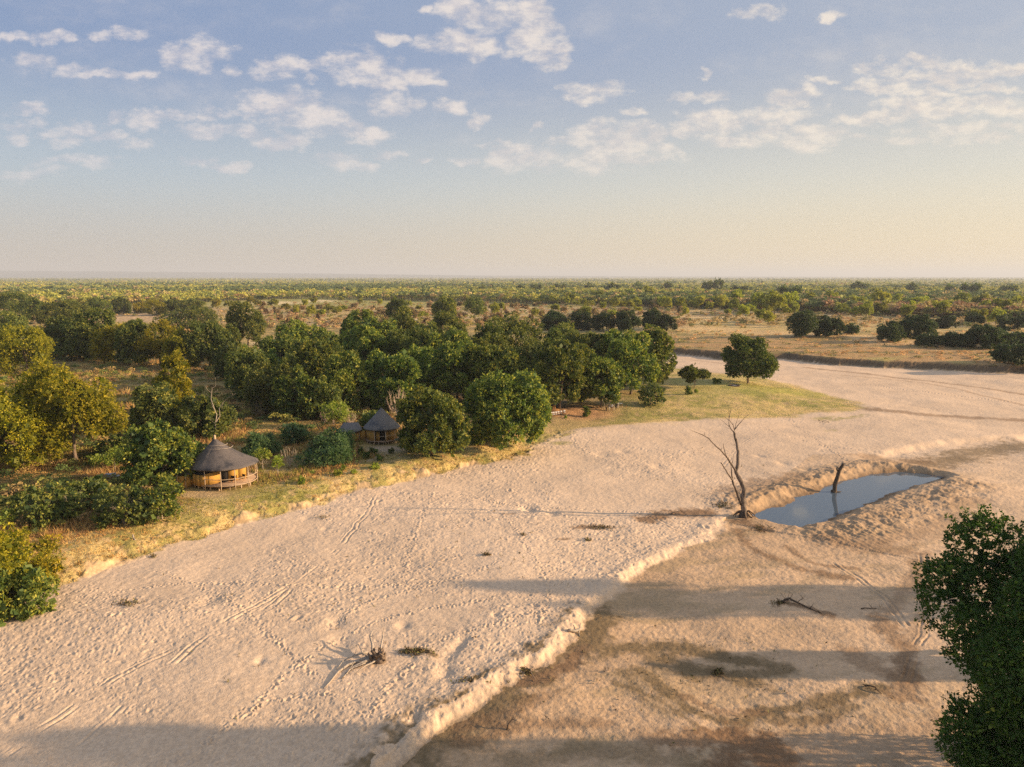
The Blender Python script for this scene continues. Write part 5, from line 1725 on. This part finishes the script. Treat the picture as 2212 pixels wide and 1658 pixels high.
wood_pieces('fallen_branch', 'thin dark stick half buried right of the lower streaks', [([(1868,1478,.05),(1890,1487,.25),(1905,1497,.03)], .07, .03)], M['wetwood'], (1888, 1490))
wood_pieces('fallen_branch', 'small twig bundle lying between the shaded lower sand and the pool heap', [([(1860,1311,.05),(1880,1312,.15),(1893,1309,.03)], .06, .03)], M['wetwood'], (1876, 1312), twigs=3)
wood_pieces('fallen_branch', 'little dark stub throwing a shadow on the ochre lower sand', [([(1095,1572,.0),(1105,1566,.5),(1110,1563,.6)], .07, .04)], M['wetwood'], (1103, 1570), twigs=2)
wood_pieces('fallen_branch', 'thin forked twig sticking out of the pool surface', [([(1706,1098,.0),(1716,1093,.2),(1722,1101,.0)], .05, .02), ([(1716,1094,.2),(1719,1090,.5)], .03, .01)], M['wetwood'], (1714, 1097))
wood_pieces('fallen_branch', 'thin dry branch lying across the brown patch on the sand bar', [([(1448,1113,.1),(1470,1107,.3),(1488,1116,.05)], .05, .02), ([(1465,1108,.3),(1480,1104,.1)], .03, .01)], M['wetwood'], (1468, 1111))
x, y, z = spot(290, 1172)
r = empty('weathered_post', (x, y, z))
m = MB(); m.tube([(0, 0, -.2), (-.05, 0, .5), (-.1, 0, .95)], [.11, .10, .09], 7); m.build('trunk', M['pale'], r, True)
m = MB(); m.tube([(-.05, 0, .6), (.3, -.2, .2), (.6, -.4, .0)], [.06, .05, .03], 5); m.build('branch', M['pale'], r, True)
tag(r, 'pale broken post stub sticking out of the grassy bank', 'post')


def flotsam():
    rng = np.random.default_rng(5)
    pts = []
    for (px, py, rx, ry, n) in [(900,1412,38,7,150),(700,1118,10,4,20),(1052,1200,9,3,40),(1135,1450,14,6,60),(1010,1478,20,5,25),(1560,1093,20,7,90),(1300,1142,30,4,80),(1550,1443,9,6,70),(275,1308,30,8,60),(330,1085+120,8,3,20),(1270,1168,10,3,30),(1680,1300,14,5,50),(1130,1160,6,3,20),(600,1320,420,170,60),(1100,1180,350,110,60),(1500,1000,250,60,30),(1500,1450,420,130,90),(1780,910,14,3,30),(1640,1140,25,6,60)]:
        pts.append(np.stack([rng.normal(px, rx * .5, n), rng.normal(py, ry * .5, n)], 1))
    p = np.concatenate(pts)
    W = np.array([G(a, b, ZS) for a, b in p])
    z = land(W[:, 0], W[:, 1])[0]
    C = np.c_[W, z + .03]
    V, Q, ci = leaf_faces(C, np.tile([0, 0, 1.0], (len(C), 1)), 4, .28, rng, 0, 1.2, .3)
    base = np.array([[.10, .07, .035], [.20, .13, .06], [.16, .15, .05]])[rng.integers(0, 3, len(ci))]
    me = mesh_np('dry_leaf_litter', V, Q, [mat_attr('litter')], False, {'colour': np.repeat(base, 4, 0)})
    tag(link('dry_leaf_litter', me), 'dried weeds and leaf litter washed up in dark tufts on the sand', 'litter', kind='stuff')


flotsam()


# ------------------------------------------------------------------ grass, scrub and woodland (uncountable)
def grass():
    rng = np.random.default_rng(77)
    N = 150000
    px, py = rng.uniform(-40, 2260, N), 600 + 720 * rng.random(N) ** .8
    keep = (py > 760)
    px, py = px[keep], py[keep]
    W = np.array(G(px, py, 0.0)).T
    z, R = land(W[:, 0], W[:, 1])
    g = (R['grass'] > .45) & (~R['far'])
    tall = sm(4, 13, R['dw']) * (R['pen'] < .4)
    keep = g & (rng.random(len(px)) < .35 + .65 * tall) & (rng.random(len(px)) < np.where(R['pen'] > .4, .25, 1))
    W, z, tall, ppx, ppy, pen = W[keep], z[keep], tall[keep], px[keep], py[keep], R['pen'][keep]
    clear = np.exp(-(((ppx - 1260) / 90) ** 2 + ((ppy - 888) / 14) ** 2)) + np.exp(-(((ppx - 470) / 90) ** 2 + ((ppy - 1060) / 22) ** 2)) + np.exp(-(((ppx - 835) / 60) ** 2 + ((ppy - 968) / 14) ** 2))
    keep = clear < .35
    W, z, tall, ppx, ppy, pen = W[keep], z[keep], tall[keep], ppx[keep], ppy[keep], pen[keep]
    n = len(W)
    k = 6
    ht = (.10 + .15 * rng.random(n)) * (1 - .4 * pen) + tall * rng.uniform(.25, 1.0, n) * sm(.35, .65, fbm(W[:, 0], W[:, 1], 9, 3, 171))
    idx = np.repeat(np.arange(n), k)
    far_s = np.clip(W[idx, 1] / 100, .8, 2.4)
    b = np.c_[W[idx] + rng.normal(0, .16, (len(idx), 2)) * far_s[:, None], z[idx] - .03]
    h = ht[idx] * rng.uniform(.6, 1.3, len(idx))
    lean = rng.normal(0, .38, (len(idx), 2)) * h[:, None]
    an = rng.uniform(0, math.pi, len(idx))
    wd = .045 * far_s * (1 + .5 * rng.random(len(idx)))
    ox, oy = np.cos(an) * wd, np.sin(an) * wd
    V = np.stack([b - np.c_[ox, oy, ox * 0], b + np.c_[ox, oy, ox * 0], np.c_[b[:, :2] + lean, b[:, 2] + h]], 1).reshape(-1, 3)
    T_ = np.arange(len(V)).reshape(-1, 3)
    pal = 1.25 * np.array([[.50, .34, .12], [.42, .25, .09], [.34, .27, .07], [.24, .22, .05], [.30, .16, .075]])
    w = fbm(W[:, 0], W[:, 1], 7, 3, 181)
    c = np.where((w > .56)[:, None], pal[2 + (rng.random(n) < .6)], pal[(rng.random(n) < .45).astype(int)])
    c = np.where(((tall > .5) & (rng.random(n) < .3))[:, None], pal[4], c) * rng.uniform(.7, 1.2, (n, 1))
    me = mesh_np('dry_grass', V, T_, [mat_attr('dry_grass_blades', .25)], False, {'colour': np.repeat(c[idx], 3, 0)})
    tag(link('dry_grass', me), 'short and knee-high dry yellow grass covering the bank and the clearings', 'grass', kind='stuff')


grass()


def scatter_mesh(name, W, z, size, hgt, cols, leaves, label, cat, mat, seed=0, flat=.55, trunk=True, lsf=.34):
    """many small leafy crowns in one mesh"""
    rng = np.random.default_rng(seed)
    n = len(W)
    idx = np.repeat(np.arange(n), leaves)
    d = rng.normal(0, 1, (len(idx), 3))
    d /= np.linalg.norm(d, axis=1)[:, None]
    d[:, 2] = np.abs(d[:, 2]) * .9 - .15
    r = rng.uniform(.55, 1.02, (len(idx), 1))
    # three lobes to break the outline
    lob = rng.normal(0, .34, (n, 3, 3))
    lo = lob[idx, rng.integers(0, 3, len(idx))]
    p = d * r * .8 + lo
    zc = (hgt * (1 - flat * .5))[idx]
    C = np.stack([W[idx, 0] + p[:, 0] * size[idx] * .5, W[idx, 1] + p[:, 1] * size[idx] * .5, z[idx] + np.maximum(.15, zc + p[:, 2] * (hgt * flat * .5)[idx])], 1)
    L = (size[idx] * lsf * rng.uniform(.6, 1.3, len(idx)))[:, None]
    a = rng.normal(0, 1, C.shape); a[:, 2] *= .7
    a /= np.linalg.norm(a, axis=1)[:, None]
    b = np.cross(a, rng.normal(0, 1, C.shape)); b /= np.linalg.norm(b, axis=1)[:, None]
    V = np.stack([C - a * L * .5, C + b * L * .32, C + a * L * .5, C - b * L * .32], 1).reshape(-1, 3)
    V[:, 2] = np.maximum(V[:, 2], np.repeat(z[idx], 4) + .02)
    Q = [np.arange(len(V)).reshape(-1, 4)]
    cc = np.repeat(cols[idx] * 1.95 * rng.uniform(.74, 1.26, (len(idx), 1)), 4, 0)
    if trunk:
        tw = size * .028
        b0 = np.stack([W[:, 0], W[:, 1], z - .2], 1)
        e0 = b0.copy(); e0[:, 2] = z + hgt * .7
        o1, o2 = np.c_[tw, tw * 0, tw * 0], np.c_[tw * 0, tw, tw * 0]
        TV = np.stack([b0 - o1, b0 + o1, e0 + o1 * .4, e0 - o1 * .4, b0 - o2, b0 + o2, e0 + o2 * .4, e0 - o2 * .4], 1).reshape(-1, 3)
        Q.append(np.arange(len(TV)).reshape(-1, 4) + len(V))
        V = np.concatenate([V, TV])
        cc = np.concatenate([cc, np.tile([.14, .10, .07], (len(TV), 1))])
    me = mesh_np(name, V, Q, [mat], False, {'colour': cc})
    return tag(link(name, me), label, cat, kind='stuff')


M['scat'] = mat_attr('plain_foliage', .25)


def pal_pick(rng, n, pal, w):
    return np.array(pal)[rng.choice(len(pal), n, p=np.array(w) / sum(w))]


FIELDS = [(600,655,62,5),(690,651,46,4.5),(1330,706,90,5),(300,690,75,10),(205,672,25,4)]


def in_fields(px, py):
    r = np.zeros(px.shape, bool)
    for a, b, rx, ry in FIELDS: r |= ((px - a) / rx) ** 2 + ((py - b) / ry) ** 2 < 1
    return r


def woodland():
    rng = np.random.default_rng(31)
    # far plain, sampled so that each picture row is filled
    N = 42000
    px = rng.uniform(-260, 2480, N)
    edge = np.interp(px, [-300, 0, 500, 620, 1100, 1450, 1700, 2000, 2500], [668, 668, 652, 646, 655, 668, 676, 690, 700])
    t = rng.random(N)
    py = 599.6 + (edge - 599.6) * t ** 1.15
    ok = ~in_fields(px, py)
    px, py = px[ok], py[ok]
    W = np.array(G(px, py, 0.0)).T
    d = W[:, 1]
    n = len(d)
    z = np.zeros(n)
    big = fbm(W[:, 0], W[:, 1], 420, 3, 191)
    pal = [[.20, .20, .040], [.25, .23, .045], [.145, .16, .04], [.085, .105, .035], [.22, .17, .065], [.20, .12, .065]]
    c = pal_pick(rng, n, pal, [5, 4.5, 3, 1.2, 1.1, .3])
    dark = rng.random(n) < sm(.5, .68, big) * .7
    c[dark] = [.075, .095, .035]
    red = rng.random(n) < sm(720, 560, d) * .45
    c[red] = [.19, .115, .06]
    tan_ = (rng.random(n) < sm(1500, 500, W[:, 0] * 0 + d) * .2)
    c[tan_] = [.24, .18, .08]
    size = rng.uniform(5.0, 10.5, n) * np.where(dark, 1.25, 1) * np.clip(1 + (d - 2500) / 9000, 1, 2.2)
    hgt = size * rng.uniform(.75, 1.15, n)
    hgt = np.minimum(hgt, 12)
    for lo, hi, lv, sd_, ls in ((0, 900, 60, 1, .24), (900, 1900, 28, 2, .32), (1900, 1e9, 9, 3, .5)):
        s = (d >= lo) & (d < hi)
        scatter_mesh('woodland', W[s], z[s], size[s], hgt[s], c[s], lv, {1: 'open olive and brown woodland just beyond the scrub and river plain', 2: 'olive-green wooded plain in the middle distance', 3: 'hazy wooded plain running flat to the horizon'}[sd_], 'woodland', M['scat'], sd_, lsf=ls)
    # rusty scrub belt and low bush
    N = 6500
    px = rng.uniform(-60, 2300, N)
    py = rng.uniform(645, 735, N)
    rust = (px > 540) & (px < 1480) & (py < 712) & (py > np.interp(px, [540, 1480], [652, 662]))
    plain = (px >= 1440) & (py > 664) & (py < 712)
    leftp = (px <= 560) & (py < 722) & (py > 665)
    sel = (rust | (plain & (rng.random(N) < .75)) | (leftp & (rng.random(N) < .55))) & ~in_fields(px, py)
    px, py, rust = px[sel], py[sel], rust[sel]
    W = np.array(G(px, py, 0.3)).T
    z = land(W[:, 0], W[:, 1])[0]
    n = len(px)
    c = pal_pick(rng, n, [[.20, .125, .065], [.25, .17, .08], [.17, .12, .06], [.18, .165, .05], [.10, .115, .035]], [3, 3, 2, 4, 2])
    g = pal_pick(rng, n, [[.18, .15, .06], [.24, .18, .08], [.10, .11, .045], [.30, .20, .10]], [3, 3, 2, 2])
    c = np.where(rust[:, None], c, g)
    size = rng.uniform(2.0, 5.2, n)
    scatter_mesh('scrub', W, z, size, size * rng.uniform(.45, .8, n), c, 46, 'rusty and olive low scrub dotting the dry plain beyond the grove', 'scrub', M['scat'], 5, flat=.95, trunk=False, lsf=.26)
    # undergrowth among trees on the near land
    N = 4600
    px, py = rng.uniform(-40, 1180, N), rng.uniform(770, 1150, N)
    W = np.array(G(px, py, 0.0)).T
    z, R = land(W[:, 0], W[:, 1])
    cl = fbm(W[:, 0], W[:, 1], 12, 3, 201)
    hut = (np.hypot(W[:, 0] + 41.5, W[:, 1] - 103) < 9) | (np.hypot(W[:, 0] + 26, W[:, 1] - 130.5) < 7.5)
    lawn = (py > np.interp(px, [0, 200, 385, 430, 560, 760, 900, 1180], [1180, 1140, 1100, 1000, 965, 960, 900, 870]))
    thick = sm(.42, .6, cl)
    sel = (R['dw'] > 5) & ~hut & ~lawn & (rng.random(N) < .25 + .75 * thick) & ~((px > 210) & (px < 280) & (py > 1020) & (py < 1060))
    W, z, cl, px, py = W[sel], z[sel], cl[sel], px[sel], py[sel]
    n = len(W)
    c = pal_pick(rng, n, [[.17, .115, .05], [.22, .155, .06], [.13, .13, .035], [.07, .095, .028], [.17, .16, .04]], [2, 2, 3, 3, 3])
    size = rng.uniform(1.1, 3.2, n) * (.7 + .6 * cl)
    scatter_mesh('undergrowth', W, z, size, size * rng.uniform(.5, .85, n), c, 130, 'mixed brown and green undergrowth filling the ground between the trees', 'undergrowth', M['scat'], 7, flat=.95, trunk=False, lsf=.14)
    # tufts on the flood bench across the river
    N = 2600
    px, py = rng.uniform(1440, 2300, N), rng.uniform(716, 815, N)
    W = np.array(G(px, py, 0.8)).T
    z, R = land(W[:, 0], W[:, 1])
    st = fbm(W[:, 0] * .2, W[:, 1], 7, 3, 131)
    sel = (R['far']) & (R['dw'] > 3) & (rng.random(N) < sm(.4, .6, st) + .12)
    W, z = W[sel], z[sel]
    n = len(W)
    c = pal_pick(rng, n, [[.30, .19, .085], [.22, .19, .07], [.16, .14, .055], [.40, .26, .12]], [3, 2, 2, 3])
    size = rng.uniform(.9, 2.6, n)
    scatter_mesh('tussock_grass', W, z, size * 1.3, size * .38, c, 26, 'tufted brown grass on the flood bench across the river', 'grass', M['scat'], 8, flat=1.0, trunk=False, lsf=.22)


woodland()


# ------------------------------------------------------------------ countable trees of the plain: one of each kind, then copies
def proto(name, kind, w, h, zb, seed, dens=1.0, lobes=16, n=420, k=5, ls=.8):
    kd = KIND[kind]
    me = crown('crown', M[kd['mat']], w / 2, h, h * zb, lobes, n, k, ls, seed, lobe=kd['lob'], **kd['opt'])
    tm = trunk_mesh(h * .95, h * zb, w * .42, .22, seed, M['bark'], 5, 1, 5)
    return name, me, tm, w, h


PRO = {'mopane': [proto('mopane_tree', 'mopane', 9, 10, .34, 501 + i, n=300) for i in range(5)],
       'dark': [proto('plain_tree', 'ever', 10, 8.5, .15, 521 + i, n=360, ls=.85) for i in range(4)],
       'rust': [proto('rusty_bush', 'rust', 6, 3.6, .03, 541 + i, n=170, lobes=12, ls=.6) for i in range(3)],
       'olive': [proto('olive_tree', 'feather', 9, 8, .22, 561 + i, n=320, ls=.75) for i in range(4)]}
LBL = {'mopane': ('yellow-green open-crowned tree in the woodland across the river', 'yellow-green trees of the far woodland'),
       'dark': ('dark rounded tree scattered on the far plain', 'dark trees scattered on the far plain'),
       'rust': ('rusty-leaved bush in the dry scrub behind the grove', 'rusty bushes behind the grove'),
       'olive': ('olive tree of the plain beyond the lake', 'olive trees beyond the lake')}
FIRST = {}


def place(kind, px, by, hpx, wpx, rng):
    name, cme, tme, w, h = PRO[kind][rng.randrange(len(PRO[kind]))]
    x, y = G(px, by, 0.0)
    z = gz(x, y)
    sc = FPX / y
    sx, sz = wpx / sc / w, hpx / sc / h
    if name not in FIRST:
        root = bpy.data.objects.new(name, None)
        FIRST[name] = (root, bpy.data.objects.new('crown', cme), bpy.data.objects.new('trunk', tme))
        r, c, t = FIRST[name]
    else:
        r, c, t = (o.copy() for o in FIRST[name])
        c.data, t.data = cme, tme
    for o in (r, c, t): COL.objects.link(o)
    c.parent, t.parent = r, r
    r.location = (x, y, z)
    r.rotation_euler.z = rng.uniform(0, 6.28)
    r.scale = (sx, sx, sz)
    lb, gp = LBL[kind]
    tag(r, lb, 'bush' if kind == 'rust' else 'tree', gp)


rng = random.Random(99)
# clear ones first, read off the photograph
for (px, by, ty, w) in [(1641,680,634,40),(1673,682,634,44),(1702,678,637,38),(1588,668,630,30),(1560,672,640,30),(1752,668,637,26),(1795,664,633,30),(1842,674,640,46),(1900,672,632,40),(1935,668,638,34),(1985,676,645,40),(2030,690,655,36),(2075,672,636,36),
                        (2120,678,640,40),(2160,690,650,40),(2195,676,640,38),(1870,690,662,30),(1960,694,664,30),(1515,668,643,28),(1470,674,648,24),(1400,652,622,24),(1360,650,626,26),(1290,655,632,30),(1605,692,664,26),(1660,706,676,30),(1640,700,672,24),(2110,704,672,34),(2150,708,676,30),(1240,650,630,22),(1320,660,640,24)]:
    place('mopane', px, by, by - ty, w, rng)
for _ in range(150):
    px = rng.uniform(1080, 2230)
    by = rng.uniform(632, np.interp(px, [1080, 1450, 2230], [658, 676, 700]))
    s = FPX / G(px, by)[1]
    place('mopane', px, by, s * rng.uniform(7, 12), s * rng.uniform(6, 11), rng)
for _ in range(70):
    px = rng.uniform(640, 1800)
    by = rng.uniform(650, 694)
    s = FPX / G(px, by)[1]
    place('mopane', px, by, s * rng.uniform(4.5, 9), s * rng.uniform(4.5, 9), rng)
for (px, by, ty, w) in [(1707,658,618,46),(1535,636,612,32),(1552,634,606,22),(1855,634,612,30),(1690,640,620,30),(1600,640,617,34),(2095,644,612,36),(2180,640,615,36),(1320,634,614,34),(1210,632,614,26),(1160,634,616,24),(1120,634,617,20),(1275,631,614,24),(1375,630,612,20),(1440,632,612,24),(1040,634,618,22),(2050,640,618,26),(1965,636,614,24)]:
    place('dark', px, by, by - ty, w, rng)
for _ in range(60):
    px, by = rng.uniform(-20, 2230), rng.uniform(612, 648)
    s = FPX / G(px, by)[1]
    place('dark', px, by, s * rng.uniform(7, 12), s * rng.uniform(9, 16), rng)
for _ in range(110):
    px, by = rng.uniform(560, 1470), rng.uniform(660, 706)
    if in_fields(np.array([px]), np.array([by]))[0]: continue
    s = FPX / G(px, by)[1]
    place('rust', px, by, s * rng.uniform(2.2, 4.5), s * rng.uniform(3.5, 8), rng)
for _ in range(75):
    px, by = rng.uniform(-20, 640), rng.uniform(625, 672)
    if in_fields(np.array([px]), np.array([by]))[0]: continue
    s = FPX / G(px, by)[1]
    place('olive', px, by, s * rng.uniform(5, 9), s * rng.uniform(6, 12), rng)


# ------------------------------------------------------------------ big tree at the picture edge and its neighbours on the right bank
def near_tree():
    x, y = 33.0, 39.6
    z = gz(x, y)
    root = empty('riverbank_tree', (x, y, z))
    h = 18.0 - z
    V, Q, t = crown_data(7.6, h, .6, 72, 22000, 7, .235, 4242, lobe=(.13, .26), droop=.12, aspect=.5, ragged=.12, gap=.14, inner=.25, core=.10)
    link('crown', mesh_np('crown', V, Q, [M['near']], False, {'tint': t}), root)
    link('trunk', trunk_mesh(h * .95, 1.5, 6.2, .5, 17, M['bark'], 14, 2, 8), root)
    tag(root, 'dark leafy tree overhanging the sand, cut off by the picture edge', 'tree')


near_tree()
for (x, y, h, w, zb, lb) in [(62, 68.5, 16.4, 7.5, .12, 'tree on the near right bank whose crown throws the long shadow across the cut edge'), (48, 56.2, 8.0, 4.2, .1, 'lower tree on the right bank between two taller ones'),
                             (46, 36, 12.0, 7, .08, 'tall tree behind the overhanging riverbank tree')]:
    z = gz(x, y)
    root = empty('riverbank_tree', (x, y, z))
    link('crown', crown('crown', M['ever'], w / 2, h, h * zb, 24, 1100, 5, .5, int(x), lobe=(.26, .42)), root)
    link('trunk', trunk_mesh(h, h * zb, w / 2, .3, int(x), M['bark']), root)
    tag(root, lb, 'tree')


# ------------------------------------------------------------------ air
def haze():
    me = bpy.data.meshes.new('haze')
    x0, x1, y0, y1, z0, z1 = -60000, 60000, -3000, 52000, -8.0, 270.0
    V = [(x, y, z) for z in (z0, z1) for x, y in ((x0, y0), (x1, y0), (x1, y1), (x0, y1))]
    me.from_pydata(V, [], [(3, 2, 1, 0), (4, 5, 6, 7), (0, 1, 5, 4), (1, 2, 6, 5), (2, 3, 7, 6), (3, 0, 4, 7)])
    m = bpy.data.materials.new('haze')
    m.use_nodes = True
    nt = m.node_tree
    nt.nodes.clear()
    o = nt.nodes.new('ShaderNodeOutputMaterial')
    v = nt.nodes.new('ShaderNodeVolumePrincipled')
    v.inputs['Color'].default_value = (.80, .86, .93, 1)
    v.inputs['Density'].default_value = 0.85e-4
    v.inputs['Anisotropy'].default_value = .1
    nt.links.new(v.outputs[0], o.inputs['Volume'])
    me.materials.append(m)
    tag(link('haze', me), 'thin dusty haze over the plain', 'haze', kind='stuff')


haze()
